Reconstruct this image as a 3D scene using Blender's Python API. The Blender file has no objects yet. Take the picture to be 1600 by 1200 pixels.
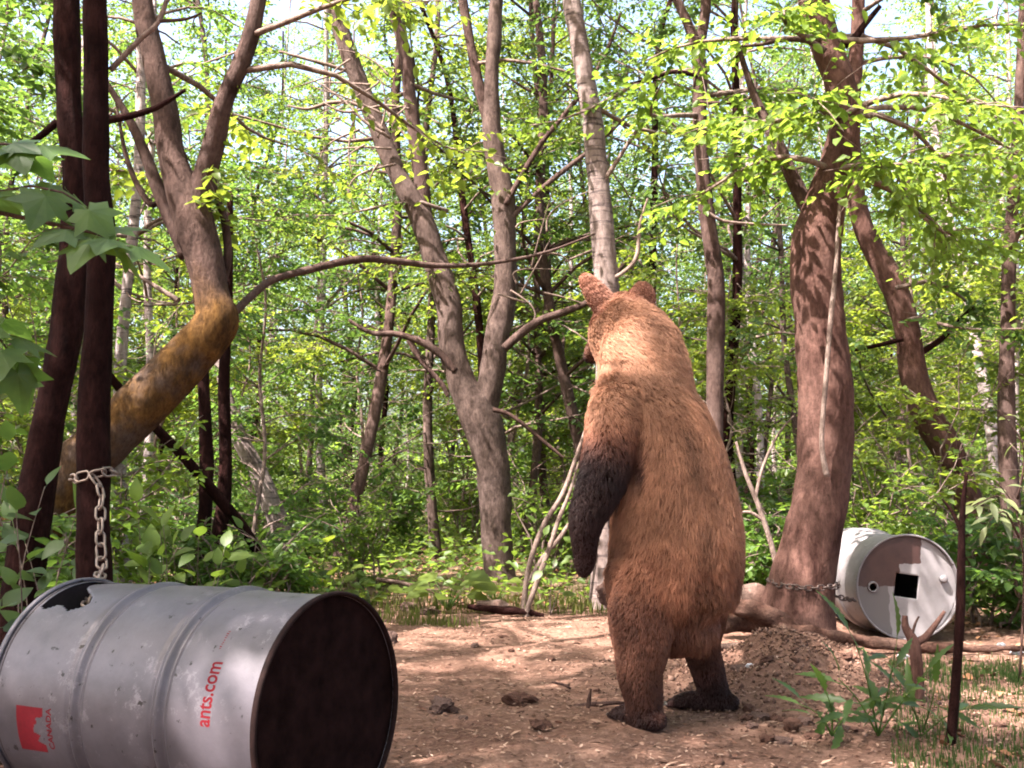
import bpy, math
import numpy as np
from mathutils import Vector, Matrix, kdtree

# ------------------------------------------------------------------ camera, sky, sun, exposure
sc = bpy.context.scene
F_PX, PITCH, CAM_H = 1700.0, 0.092, 0.87          # focal length in pixels of the 1600 px wide photograph
cam_d = bpy.data.cameras.new('camera')
cam_d.sensor_width = 36.0
cam_d.lens = 36.0 * F_PX / 1600.0
cam_d.clip_start = 0.05
cam_d.clip_end = 600
cam = bpy.data.objects.new('camera', cam_d)
cam.location = (0, 0, CAM_H)
cam.rotation_euler = (math.radians(90) + PITCH, 0, 0)
sc.collection.objects.link(cam)
sc.camera = cam

SUN_EL = math.radians(57)
SUN_AZ = (-0.80, -0.60)                            # horizontal direction towards the sun
S = np.array([SUN_AZ[0] * math.cos(SUN_EL), SUN_AZ[1] * math.cos(SUN_EL), math.sin(SUN_EL)])
world = bpy.data.worlds.new('World')
sc.world = world
world.use_nodes = True
wn = world.node_tree
sky = wn.nodes.new('ShaderNodeTexSky')
sky.sky_type = 'NISHITA'
sky.sun_disc = False
sky.sun_elevation = SUN_EL
sky.sun_rotation = math.atan2(S[0], S[1])
sky.air_density = 1.0
sky.dust_density = 6.0
sky.ozone_density = 0.6
bg = wn.nodes['Background']
bg.inputs['Strength'].default_value = 0.11
wn.links.new(sky.outputs[0], bg.inputs[0])
sun_d = bpy.data.lights.new('sun', 'SUN')
sun_d.energy = 5.0
sun_d.angle = math.radians(0.53)
sun_d.color = (1.0, 0.92, 0.86)
sun = bpy.data.objects.new('sun', sun_d)
sun.rotation_euler = Vector(S).to_track_quat('Z', 'Y').to_euler()
sun.location = (-6, -5, 12)
sc.collection.objects.link(sun)
sc.view_settings.view_transform = 'Standard'
sc.view_settings.look = 'None'
sc.view_settings.gamma = 1.0
sc.view_settings.exposure = 2.75
sc.cycles.max_bounces = 6
sc.cycles.diffuse_bounces = 4
sc.cycles.transmission_bounces = 4
sc.cycles.glossy_bounces = 3
sc.cycles.caustics_reflective = False
sc.cycles.caustics_refractive = False
sc.cycles.filter_width = 1.9
sc.cycles.use_denoising = True
sc.cycles_curves.shape = 'RIBBONS'
sc.cycles_curves.subdivisions = 2
sc.cycles.use_adaptive_sampling = True
sc.cycles.adaptive_threshold = .02

# ------------------------------------------------------------------ helpers
C = sc.collection
RNG = np.random.default_rng(11)
_c, _s = math.cos(PITCH), math.sin(PITCH)


def at(px, py, Y):
    """point on the ray through photo pixel (px,py) at world distance Y"""
    a, b = (px - 800) / F_PX, (600 - py) / F_PX
    d = np.array([a, _c - b * _s, _s + b * _c])
    return np.array([0, 0, CAM_H]) + d * (Y / d[1])


def px_of(P):
    d = np.asarray(P, float) - np.array([0, 0, CAM_H])
    z = d[..., 1] * _c + d[..., 2] * _s
    return 800 + F_PX * d[..., 0] / z, 600 - F_PX * (-d[..., 1] * _s + d[..., 2] * _c) / z


_w = np.random.default_rng(5)
_W = _w.normal(size=(10, 3)); _W /= np.linalg.norm(_W, axis=1)[:, None]
_PH = _w.uniform(0, 6.28, 10)
_FR = _w.uniform(.6, 1.7, 10)


def sn(p, freq=1.0, seed=0.0):
    """cheap smooth noise, about -1..1"""
    p = np.asarray(p, float) * freq + seed * 7.31
    q = p + .7 * np.sin(p[..., [1, 2, 0]] * 1.3 + seed)
    return np.sin((q @ _W.T) * _FR * 2.2 + _PH).sum(-1) / 4.0


def gh(x, y):
    x = np.asarray(x, float); y = np.asarray(y, float)
    p = np.stack([x, y, 0 * x], -1)
    near = np.exp(-((y - 4) / 5.0) ** 2)
    z = .012 * sn(p, 1.1) + .008 * sn(p, 3.3, 2) * near + .006 * sn(p, 8, 3) * near
    z = z + .19 * np.exp(-((x - 1.23) / .36) ** 2 - ((y - 4.85) / .5) ** 2) * (1 + .30 * sn(p, 5, 4) + .14 * sn(p, 13, 5) + .07 * sn(p, 31, 8))
    z = z + .05 * np.clip((np.hypot(x, y) - 9) / 10, 0, 1) * sn(p, .35, 6)
    return z


def mesh_np(name, V, F, mat=None, smooth=False, cols=None):
    """V (n,3), F (m,3) or (m,4) or list of lists"""
    me = bpy.data.meshes.new(name)
    V = np.asarray(V, np.float32)
    if isinstance(F, list):
        me.from_pydata(V.tolist(), [], F)
    else:
        F = np.asarray(F, np.int32)
        m, k = F.shape
        me.vertices.add(len(V)); me.vertices.foreach_set('co', V.ravel())
        me.loops.add(m * k); me.loops.foreach_set('vertex_index', F.ravel())
        me.polygons.add(m); me.polygons.foreach_set('loop_start', np.arange(0, m * k, k, dtype=np.int32))
        me.polygons.foreach_set('loop_total', np.full(m, k, np.int32))
        me.update(calc_edges=True)
    if smooth:
        me.polygons.foreach_set('use_smooth', np.ones(len(me.polygons), bool))
    if cols is not None:
        a = me.color_attributes.new('col', 'FLOAT_COLOR', 'POINT')
        cc = np.ones((len(V), 4), np.float32); cc[:, :3] = cols
        a.data.foreach_set('color', cc.ravel())
    if mat:
        me.materials.append(mat)
    me.validate()
    return me


def obj(name, me, parent=None, loc=None, kind=None):
    o = bpy.data.objects.new(name, me)
    C.objects.link(o)
    if parent is not None:
        o.parent = parent
    if loc is not None:
        o.location = loc
    if kind:
        o['kind'] = kind
    return o


def tag(o, label, cat, group=None):
    o['label'] = label; o['category'] = cat
    if group: o['group'] = group
    return o


def empty(name, loc, label, cat, group=None):
    o = bpy.data.objects.new(name, None)
    o.empty_display_size = .1
    C.objects.link(o)
    o.location = [float(v) for v in loc]
    return tag(o, label, cat, group)


def copy_tree(o, parent=None):
    c = o.copy(); C.objects.link(c)
    if parent is not None: c.parent = parent
    for ch in o.children:
        copy_tree(ch, c)
    return c


def smooth_path(P, n):
    """Catmull-Rom through rows of P (k, d): n points"""
    P = np.asarray(P, float)
    k = len(P)
    t = np.linspace(0, k - 1, n); i = np.clip(t.astype(int), 0, k - 2); u = (t - i)[:, None]
    p0 = P[np.maximum(i - 1, 0)]; p1 = P[i]; p2 = P[i + 1]; p3 = P[np.minimum(i + 2, k - 1)]
    return .5 * ((2 * p1) + (-p0 + p2) * u + (2 * p0 - 5 * p1 + 4 * p2 - p3) * u * u + (-p0 + 3 * p1 - 3 * p2 + p3) * u ** 3)


def tube(P, R, sides=8, rough=0.0, freq=6.0, seed=0.0, ell=None):
    """closed tube along P (n,3) with radii R (n,); quads + fans as quads (degenerate-free caps by n-gon lists avoided)"""
    P = np.asarray(P, float); R = np.asarray(R, float)
    n = len(P)
    T = np.gradient(P, axis=0); T /= np.linalg.norm(T, axis=1)[:, None] + 1e-9
    ref = np.array([.93, .31, .2]) if abs(T[:, 2]).mean() > .6 else np.array([.12, .2, .97])
    U = np.cross(ref, T); U /= np.linalg.norm(U, axis=1)[:, None] + 1e-9
    Vv = np.cross(T, U)
    a = np.linspace(0, 2 * np.pi, sides, endpoint=False)
    ring = np.cos(a)[None, :, None] * U[:, None] + np.sin(a)[None, :, None] * Vv[:, None]
    rr = np.repeat(R[:, None], sides, 1)
    if rough:
        q = P[:, None] + ring * R[:, None, None]
        rr = rr * (1 + rough * sn(q, freq, seed) + rough * .5 * sn(q, freq * 3.1, seed + 3))
    V = (P[:, None] + ring * rr[..., None]).reshape(-1, 3)
    i = np.arange(n - 1)[:, None] * sides; j = np.arange(sides)[None]; j2 = (j + 1) % sides
    Fq = np.stack([i + j, i + j2, i + sides + j2, i + sides + j], -1).reshape(-1, 4)
    # caps: quad strips across the end rings
    caps = []
    for b in (0, (n - 1) * sides):
        for q in range(sides // 2 - 1):
            c_ = [b + q, b + q + 1, b + sides - 2 - q, b + sides - 1 - q]
            caps.append(c_[::-1] if b == 0 else c_)
    return V, np.concatenate([Fq, np.array(caps, int).reshape(-1, 4)])


def join(parts):
    Vs, Fs, o = [], [], 0
    for V, F in parts:
        Vs.append(V); Fs.append(F + o); o += len(V)
    return np.concatenate(Vs), np.concatenate(Fs)


def unit(v):
    v = np.asarray(v, float)
    return v / (np.linalg.norm(v, axis=-1, keepdims=True) + 1e-9)


def leaf_geo(P, D, N, L, W, droop=.18, fold=.18):
    """P,D,N (n,3), L,W (n,) -> verts, quads : folded ovate leaves of two quads"""
    D = unit(D); X = unit(np.cross(D, N)); N = np.cross(X, D)
    L = np.asarray(L)[:, None]; W = np.asarray(W)[:, None]
    v = [P,
         P + D * L * .30 + X * W * .5 + N * W * fold,
         P + D * L * .68 + X * W * .40 + N * W * fold * .6 - N * L * droop * .4,
         P + D * L - N * L * droop,
         P + D * L * .68 - X * W * .40 + N * W * fold * .6 - N * L * droop * .4,
         P + D * L * .30 - X * W * .5 + N * W * fold]
    V = np.stack(v, 1).reshape(-1, 3)
    b = np.arange(len(P))[:, None] * 6
    return V, np.concatenate([b + np.array([[0, 1, 2, 3]]), b + np.array([[0, 3, 4, 5]])])


# ------------------------------------------------------------------ materials
def new_mat(name):
    m = bpy.data.materials.new(name); m.use_nodes = True
    nt = m.node_tree
    return m, nt, nt.nodes['Principled BSDF'], nt.links


def N_(nt, t, **kw):
    n = nt.nodes.new(t)
    for k, v in kw.items():
        if k in n.inputs: n.inputs[k].default_value = v
        else: setattr(n, k, v)
    return n


def ramp(nt, stops):
    r = nt.nodes.new('ShaderNodeValToRGB')
    e = r.color_ramp.elements
    while len(e) < len(stops): e.new(.5)
    for x, (p, c) in zip(e, stops):
        x.position = p; x.color = (*c, 1) if len(c) == 3 else c
    return r


def bark(name, dark, light, scale=9, patch=None, above=None, spec=.06, bump=.5, stretch=.42, bands=False):
    m, nt, bs, lk = new_mat(name)
    tc = N_(nt, 'ShaderNodeTexCoord'); mp = N_(nt, 'ShaderNodeMapping')
    mp.inputs['Scale'].default_value = (1, 1, stretch)
    lk.new(tc.outputs['Object'], mp.inputs[0])
    n1 = N_(nt, 'ShaderNodeTexNoise', Scale=scale, Detail=8, Roughness=.68)
    lk.new(mp.outputs[0], n1.inputs[0])
    r = ramp(nt, [(.33, dark), (.52, tuple(.5 * (a + b) for a, b in zip(dark, light))), (.68, light)])
    lk.new(n1.outputs[0], r.inputs[0])
    out = r.outputs[0]
    n2 = N_(nt, 'ShaderNodeTexNoise', Scale=2.6, Detail=5, Roughness=.6)
    lk.new(tc.outputs['Object'], n2.inputs[0])
    if patch:
        r2 = ramp(nt, [(.46, (0, 0, 0)), (.60, (1, 1, 1))]); lk.new(n2.outputs[0], r2.inputs[0])
        mx = N_(nt, 'ShaderNodeMix', data_type='RGBA')
        lk.new(r2.outputs[0], mx.inputs[0]); lk.new(out, mx.inputs[6]); mx.inputs[7].default_value = (*patch, 1)
        out = mx.outputs[2]
    if above:                                              # lichen only on the lower, leaning length of the stem
        sz = N_(nt, 'ShaderNodeSeparateXYZ'); lk.new(tc.outputs['Object'], sz.inputs[0])
        ad = N_(nt, 'ShaderNodeMath', operation='MULTIPLY_ADD'); lk.new(n2.outputs[0], ad.inputs[0]); ad.inputs[1].default_value = .9; lk.new(sz.outputs['Z'], ad.inputs[2])
        mz = N_(nt, 'ShaderNodeMapRange'); mz.inputs['From Min'].default_value = 2.15; mz.inputs['From Max'].default_value = 2.5; lk.new(ad.outputs[0], mz.inputs[0])
        ra2 = ramp(nt, [(.36, tuple(c * .4 for c in above)), (.64, above)]); lk.new(n1.outputs[0], ra2.inputs[0])
        mx = N_(nt, 'ShaderNodeMix', data_type='RGBA'); lk.new(mz.outputs[0], mx.inputs[0]); lk.new(out, mx.inputs[6]); lk.new(ra2.outputs[0], mx.inputs[7])
        out = mx.outputs[2]
    if bands:                                              # dark lenticels / scars of birch and aspen
        mp2 = N_(nt, 'ShaderNodeMapping'); mp2.inputs['Scale'].default_value = (3, 3, 26)
        lk.new(tc.outputs['Object'], mp2.inputs[0])
        n3 = N_(nt, 'ShaderNodeTexNoise', Scale=1.6, Detail=5, Roughness=.7); lk.new(mp2.outputs[0], n3.inputs[0])
        r3 = ramp(nt, [(.52, (0, 0, 0)), (.63, (1, 1, 1))]); lk.new(n3.outputs[0], r3.inputs[0])
        mx = N_(nt, 'ShaderNodeMix', data_type='RGBA')
        lk.new(r3.outputs[0], mx.inputs[0]); lk.new(out, mx.inputs[6]); mx.inputs[7].default_value = (.06, .045, .045, 1)
        out = mx.outputs[2]
    n5 = N_(nt, 'ShaderNodeTexNoise', Scale=scale * 4.5, Detail=6, Roughness=.75); lk.new(mp.outputs[0], n5.inputs[0])
    r5 = ramp(nt, [(.36, (.55, .53, .52)), (.58, (1.1, 1.1, 1.1))]); lk.new(n5.outputs[0], r5.inputs[0])
    m5 = N_(nt, 'ShaderNodeMix', data_type='RGBA', blend_type='MULTIPLY'); m5.inputs[0].default_value = .85
    lk.new(out, m5.inputs[6]); lk.new(r5.outputs[0], m5.inputs[7]); out = m5.outputs[2]
    lk.new(out, bs.inputs['Base Color'])
    bs.inputs['Roughness'].default_value = .9
    bs.inputs['Specular IOR Level'].default_value = spec
    hs_ = N_(nt, 'ShaderNodeMath', operation='MULTIPLY_ADD'); lk.new(n5.outputs[0], hs_.inputs[0]); hs_.inputs[1].default_value = .5; lk.new(n1.outputs[0], hs_.inputs[2])
    b = N_(nt, 'ShaderNodeBump', Strength=min(1, bump * 1.5), Distance=.03); lk.new(hs_.outputs[0], b.inputs['Height'])
    lk.new(b.outputs[0], bs.inputs['Normal'])
    return m


def leaf_mat(name, col, trans, vary=.35, tw=.5):
    m, nt, bs, lk = new_mat(name)
    tc = N_(nt, 'ShaderNodeNewGeometry')
    n1 = N_(nt, 'ShaderNodeTexNoise', Scale=5.0, Detail=4, Roughness=.7); lk.new(tc.outputs['Position'], n1.inputs[0])
    oi = N_(nt, 'ShaderNodeObjectInfo')
    ad = N_(nt, 'ShaderNodeMath', operation='MULTIPLY_ADD'); lk.new(oi.outputs['Random'], ad.inputs[0])
    ad.inputs[1].default_value = .35; lk.new(n1.outputs[0], ad.inputs[2])
    mr = N_(nt, 'ShaderNodeMapRange'); lk.new(ad.outputs[0], mr.inputs[0])
    mr.inputs['From Min'].default_value = .4; mr.inputs['From Max'].default_value = .95
    a = tuple(c * (1 - vary) for c in col); b = (col[0] * (1 + vary * 1.5), col[1] * (1 + vary * .9), col[2] * (1 + vary * .3))
    r = ramp(nt, [(0, a), (1, b)]); lk.new(mr.outputs[0], r.inputs[0])
    a2 = tuple(c * (1 - vary) for c in trans); b2 = (trans[0] * (1 + vary * 1.4), trans[1] * (1 + vary * .7), trans[2] * (1 + vary * .3))
    r2 = ramp(nt, [(0, a2), (1, b2)]); lk.new(mr.outputs[0], r2.inputs[0])
    lk.new(r.outputs[0], bs.inputs['Base Color'])
    bs.inputs['Roughness'].default_value = .45
    bs.inputs['Specular IOR Level'].default_value = .35
    tr = N_(nt, 'ShaderNodeBsdfTranslucent'); lk.new(r2.outputs[0], tr.inputs[0])
    mx = N_(nt, 'ShaderNodeMixShader'); mx.inputs[0].default_value = tw
    lk.new(bs.outputs[0], mx.inputs[1]); lk.new(tr.outputs[0], mx.inputs[2])
    lk.new(mx.outputs[0], nt.nodes['Material Output'].inputs[0])
    return m


def plain(name, col, rough=.8, var=.25, scale=20, spec=.2, metallic=0, bump=0.0):
    m, nt, bs, lk = new_mat(name)
    tc = N_(nt, 'ShaderNodeTexCoord')
    n1 = N_(nt, 'ShaderNodeTexNoise', Scale=scale, Detail=6, Roughness=.65); lk.new(tc.outputs['Object'], n1.inputs[0])
    r = ramp(nt, [(.3, tuple(c * (1 - var) for c in col)), (.7, tuple(min(1, c * (1 + var)) for c in col))])
    lk.new(n1.outputs[0], r.inputs[0]); lk.new(r.outputs[0], bs.inputs['Base Color'])
    bs.inputs['Roughness'].default_value = rough; bs.inputs['Specular IOR Level'].default_value = spec
    bs.inputs['Metallic'].default_value = metallic
    if bump:
        b = N_(nt, 'ShaderNodeBump', Strength=bump, Distance=.02); lk.new(n1.outputs[0], b.inputs['Height'])
        lk.new(b.outputs[0], bs.inputs['Normal'])
    return m


def attr_mat(name, rough=.85, spec=.1):
    m, nt, bs, lk = new_mat(name)
    a = N_(nt, 'ShaderNodeAttribute', attribute_name='col')
    lk.new(a.outputs['Color'], bs.inputs['Base Color'])
    bs.inputs['Roughness'].default_value = rough; bs.inputs['Specular IOR Level'].default_value = spec
    return m


M = {}
M['bark_brown'] = bark('bark_brown', (.026, .015, .013), (.125, .079, .068), 11, patch=(.086, .057, .05))
M['bark_dark'] = bark('bark_dark', (.006, .0022, .0022), (.040, .016, .014), 14, patch=(.015, .0055, .005), spec=.04, bump=.7)
M['bark_grey'] = bark('bark_grey', (.031, .020, .017), (.138, .096, .083), 12, patch=(.097, .068, .06))
M['bark_lichen'] = bark('bark_lichen', (.042, .023, .012), (.185, .095, .030), 13, patch=(.09, .062, .05), bump=.8, above=(.115, .073, .062))
M['bark_red'] = bark('bark_red', (.028, .012, .0095), (.148, .079, .064), 10, patch=(.10, .055, .045), bump=.6)
M['bark_birch'] = bark('bark_birch', (.11, .08, .073), (.30, .236, .218), 8, bands=True, bump=.35)
M['bark_pale'] = bark('bark_pale', (.20, .155, .15), (.46, .39, .38), 8, bands=True, bump=.3)
M['twig'] = bark('twig', (.09, .06, .05), (.28, .21, .18), 25, bump=.3)
M['twig_dark'] = bark('twig_dark', (.03, .017, .015), (.10, .06, .05), 25, bump=.3)
M['leaf_a'] = leaf_mat('leaf_a', (.062, .112, .023), (.195, .325, .04), tw=.52)
M['leaf_b'] = leaf_mat('leaf_b', (.050, .104, .025), (.15, .285, .045), tw=.52)
M['leaf_c'] = leaf_mat('leaf_c', (.076, .120, .024), (.25, .355, .04), tw=.52)
M['leaf_d'] = leaf_mat('leaf_d', (.038, .076, .022), (.105, .20, .035), tw=.45)
M['leaf_pale'] = leaf_mat('leaf_pale', (.12, .155, .08), (.17, .23, .07))

# ------------------------------------------------------------------ ground
def axis_steps(lo, a, b, hi, fine, grow=1.13):
    xs = list(np.arange(a, b, fine)); st = fine; x = a
    left = []
    while x > lo:
        st *= grow; x -= st; left.append(x)
    st = fine; x = xs[-1]; right = []
    while x < hi:
        st *= grow; x += st; right.append(x)
    return np.array(left[::-1] + xs + right)


gx = axis_steps(-260, -2.2, 3.6, 260, .028)
gy = axis_steps(-80, 2.4, 8.2, 320, .028)
GX, GY = np.meshgrid(gx, gy)
GZ = gh(GX, GY)
nx, ny = len(gx), len(gy)
ii = (np.arange(ny - 1)[:, None] * nx + np.arange(nx - 1)[None]).ravel()
gm, nt, bs, lk = new_mat('forest_ground')
geo = N_(nt, 'ShaderNodeNewGeometry')
na = N_(nt, 'ShaderNodeTexNoise', Scale=2.2, Detail=9, Roughness=.7); lk.new(geo.outputs['Position'], na.inputs[0])
nb = N_(nt, 'ShaderNodeTexNoise', Scale=34, Detail=7, Roughness=.75); lk.new(geo.outputs['Position'], nb.inputs[0])
ra = ramp(nt, [(.30, (.052, .025, .018)), (.46, (.132, .071, .051)), (.62, (.22, .132, .098))])
rb = ramp(nt, [(.30, (.043, .021, .016)), (.50, (.138, .077, .056)), (.70, (.26, .163, .123))])
lk.new(na.outputs[0], ra.inputs[0]); lk.new(nb.outputs[0], rb.inputs[0])
mx = N_(nt, 'ShaderNodeMix', data_type='RGBA'); mx.inputs[0].default_value = .6
lk.new(ra.outputs[0], mx.inputs[6]); lk.new(rb.outputs[0], mx.inputs[7])
sep = N_(nt, 'ShaderNodeSeparateXYZ'); lk.new(geo.outputs['Position'], sep.inputs[0])
ed = N_(nt, 'ShaderNodeMath', operation='MULTIPLY_ADD'); lk.new(na.outputs[0], ed.inputs[0]); ed.inputs[1].default_value = 1.6; lk.new(sep.outputs['Y'], ed.inputs[2])
mr = N_(nt, 'ShaderNodeMapRange'); mr.inputs['From Min'].default_value = 8.6; mr.inputs['From Max'].default_value = 9.4
lk.new(ed.outputs[0], mr.inputs[0])
rf = ramp(nt, [(.35, (.05, .036, .024)), (.65, (.16, .11, .07))]); lk.new(nb.outputs[0], rf.inputs[0])
mx2 = N_(nt, 'ShaderNodeMix', data_type='RGBA'); lk.new(mr.outputs[0], mx2.inputs[0])
lk.new(mx.outputs[2], mx2.inputs[6]); lk.new(rf.outputs[0], mx2.inputs[7]); lk.new(mx2.outputs[2], bs.inputs['Base Color'])
bs.inputs['Roughness'].default_value = .95; bs.inputs['Specular IOR Level'].default_value = .08
bp = N_(nt, 'ShaderNodeBump', Strength=.8, Distance=.02); lk.new(nb.outputs[0], bp.inputs['Height']); lk.new(bp.outputs[0], bs.inputs['Normal'])
ground = obj('ground', mesh_np('ground', np.stack([GX, GY, GZ], -1).reshape(-1, 3), np.stack([ii, ii + 1, ii + nx + 1, ii + nx], -1), gm, True), kind='structure')


def base_at(x, y):
    return np.array([x, y, float(gh(x, y))])


# ------------------------------------------------------------------ tree builders
def spray(br, rng, n_tw, tw_len, n_leaf, L, flat=.4, t0=.25, droop=.25):
    """leaves along twigs on the branch polylines br: returns twig tubes and leaf arrays"""
    tubes, Ps, Ds, Ns, Ls = [], [], [], [], []
    for B in br:
        B = np.asarray(B); k = len(B)
        t = rng.uniform(t0, 1, n_tw) * (k - 1.001)
        i = t.astype(int); u = (t - i)[:, None]
        P = B[i] * (1 - u) + B[i + 1] * u
        T = unit(B[i + 1] - B[i])
        side = unit(np.cross(T, [0, 0, 1.])) * rng.choice([-1, 1], n_tw)[:, None]
        d = unit(T * rng.uniform(.2, 1, (n_tw, 1)) + side * rng.uniform(.3, 1.1, (n_tw, 1)) + rng.normal(size=(n_tw, 3)) * [.25, .25, .3])
        d[:, 2] -= .08
        ln = rng.uniform(*tw_len, n_tw)[:, None]
        for a_, b_ in zip(P[::3], (P + d * ln)[::3]):
            mid = (a_ + b_) / 2 + [0, 0, .02]
            tubes.append(tube([a_, mid, b_], [.004, .003, .0015], 4))
        s = (np.arange(n_leaf) + .6) / n_leaf
        Q = P[:, None] + d[:, None] * ln[:, None] * s[None, :, None]
        Q[..., 2] -= (s ** 2)[None] * ln * droop
        sd = unit(np.cross(d, [0, 0, 1.]))[:, None] * np.where(np.arange(n_leaf) % 2, 1, -1)[None, :, None]
        D = sd * .9 + d[:, None] * .6 + rng.normal(size=Q.shape) * .3; D[..., 2] -= droop
        Nn = np.array([0, 0, 1.]) + rng.normal(size=Q.shape) * flat
        Ps.append(Q.reshape(-1, 3)); Ds.append(D.reshape(-1, 3)); Ns.append(Nn.reshape(-1, 3))
        Ls.append(rng.uniform(*L, Q.shape[0] * Q.shape[1]))
    P = np.concatenate(Ps); Lc = np.concatenate(Ls)
    return tubes, leaf_geo(P, np.concatenate(Ds), np.concatenate(Ns), Lc, Lc * rng.uniform(.5, .7, len(Lc)))


def branch_out(rng, p0, az, ln, rise, n=7, wob=.12, curve=-.25):
    t = np.linspace(0, 1, n)[:, None]
    d = np.array([math.cos(az), math.sin(az), 0])
    s = np.array([-d[1], d[0], 0])
    P = p0 + d * t * ln + np.array([0, 0, 1.]) * (rise * t + curve * t ** 2) * ln
    ph = rng.uniform(0, 6.28, 2)
    P += s * (np.sin(t * 4 + ph[0]) - math.sin(ph[0])) * wob * ln + np.array([0, 0, 1]) * (np.sin(t * 5 + ph[1]) - math.sin(ph[1])) * wob * .5 * ln
    return P


def make_tree(name, label, cat, group, seed, H, r0, bark_m, leaf_m, n_br, zlo, ln, leafL, n_tw, n_leaf, lean=.05, wav=.12, rise=(.3, .9), bare=0, zhi=None, fork=0):
    rng = np.random.default_rng(seed)
    root = empty(name, (0, 0, 0), label, cat, group)
    k = 7
    sp = np.zeros((k, 3)); sp[:, 2] = np.linspace(-.15, H, k)
    az = rng.uniform(0, 6.28)
    sp[:, 0] = np.cumsum(rng.normal(size=k)) * wav + math.cos(az) * lean * sp[:, 2]
    sp[:, 1] = np.cumsum(rng.normal(size=k)) * wav + math.sin(az) * lean * sp[:, 2]
    sp[:, :2] -= sp[0, :2]
    P = smooth_path(sp, 26)
    R = r0 * (1 - .75 * np.linspace(0, 1, 26)); R[0] *= 1.35; R[1] *= 1.12
    trunk = obj('trunk', mesh_np('trunk', *tube(P, R, 9, .09, 5, seed), M[bark_m], True), root)
    brs, bt = [], []
    zs = np.sort(rng.uniform(zlo, (zhi or H * .97), n_br))
    for z in zs:
        i = np.argmin(abs(P[:, 2] - z))
        f = 1 - .55 * (z / H)
        B = branch_out(rng, P[i], rng.uniform(0, 6.28), rng.uniform(*ln) * (.6 + f * .6), rng.uniform(*rise))
        brs.append(B)
        bt.append(tube(B, np.linspace(R[i] * .42, .004, len(B)), 5))
    for _ in range(bare):                                   # dead bare twigs low on the stem
        i = rng.integers(2, 9)
        B = branch_out(rng, P[i], rng.uniform(0, 6.28), rng.uniform(.4, 1.3), rng.uniform(-.1, .5), wob=.2)
        bt.append(tube(B, np.linspace(.009, .002, len(B)), 4))
    tw, lv = spray(brs, rng, n_tw, (.25, .6), n_leaf, leafL)
    obj('branches', mesh_np('branches', *join(bt + tw), M[bark_m if bark_m in ('bark_brown', 'bark_grey') else 'twig'], True), root, kind='stuff')
    obj('crown', mesh_np('crown', *lv, M[leaf_m]), root, kind='stuff')
    return root


def make_shrub(name, label, cat, group, seed, H, n_st, leaf_m, leafL, n_tw, n_leaf, spread=.5, bark_m='twig'):
    rng = np.random.default_rng(seed)
    root = empty(name, (0, 0, 0), label, cat, group)
    brs, bt = [], []
    for _ in range(n_st):
        az = rng.uniform(0, 6.28); h = H * rng.uniform(.55, 1)
        p0 = np.array([rng.normal() * .12, rng.normal() * .12, -.05])
        t = np.linspace(0, 1, 8)[:, None]
        P = p0 + np.array([math.cos(az), math.sin(az), 0]) * spread * h * t ** 1.4 + np.array([0, 0, 1.]) * h * t
        P[1:] += rng.normal(size=(7, 3)) * .03
        bt.append(tube(P, np.linspace(.013, .003, 8), 5)); brs.append(P)
        for _ in range(2):
            B = branch_out(rng, P[rng.integers(2, 6)], rng.uniform(0, 6.28), rng.uniform(.3, .7) * H * .5, rng.uniform(.2, .9))
            brs.append(B); bt.append(tube(B, np.linspace(.007, .002, len(B)), 4))
    tw, lv = spray(brs, rng, n_tw, (.15, .4), n_leaf, leafL, t0=.12, flat=.45)
    obj('stems', mesh_np('stems', *join(bt + tw), M[bark_m], True), root, kind='stuff')
    obj('foliage', mesh_np('foliage', *lv, M[leaf_m]), root, kind='stuff')
    return root


def limb_px(pts, Y, n=None, rough=.07, seed=1.0, sides=12, dY=None):
    """tube from photo points (px, py, width px): distance Y, or one per point"""
    Y = np.broadcast_to(np.asarray(Y, float), len(pts)) if dY is None else np.asarray(dY)
    P = np.array([at(a, b, y) for (a, b, w), y in zip(pts, Y)])
    R = np.array([w * .5 * y / F_PX for (a, b, w), y in zip(pts, Y)])
    n = n or max(8, 5 * len(pts))
    Q = smooth_path(np.concatenate([P, R[:, None]], 1), n)
    return Q[:, :3], np.maximum(Q[:, 3], .0015)


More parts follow.
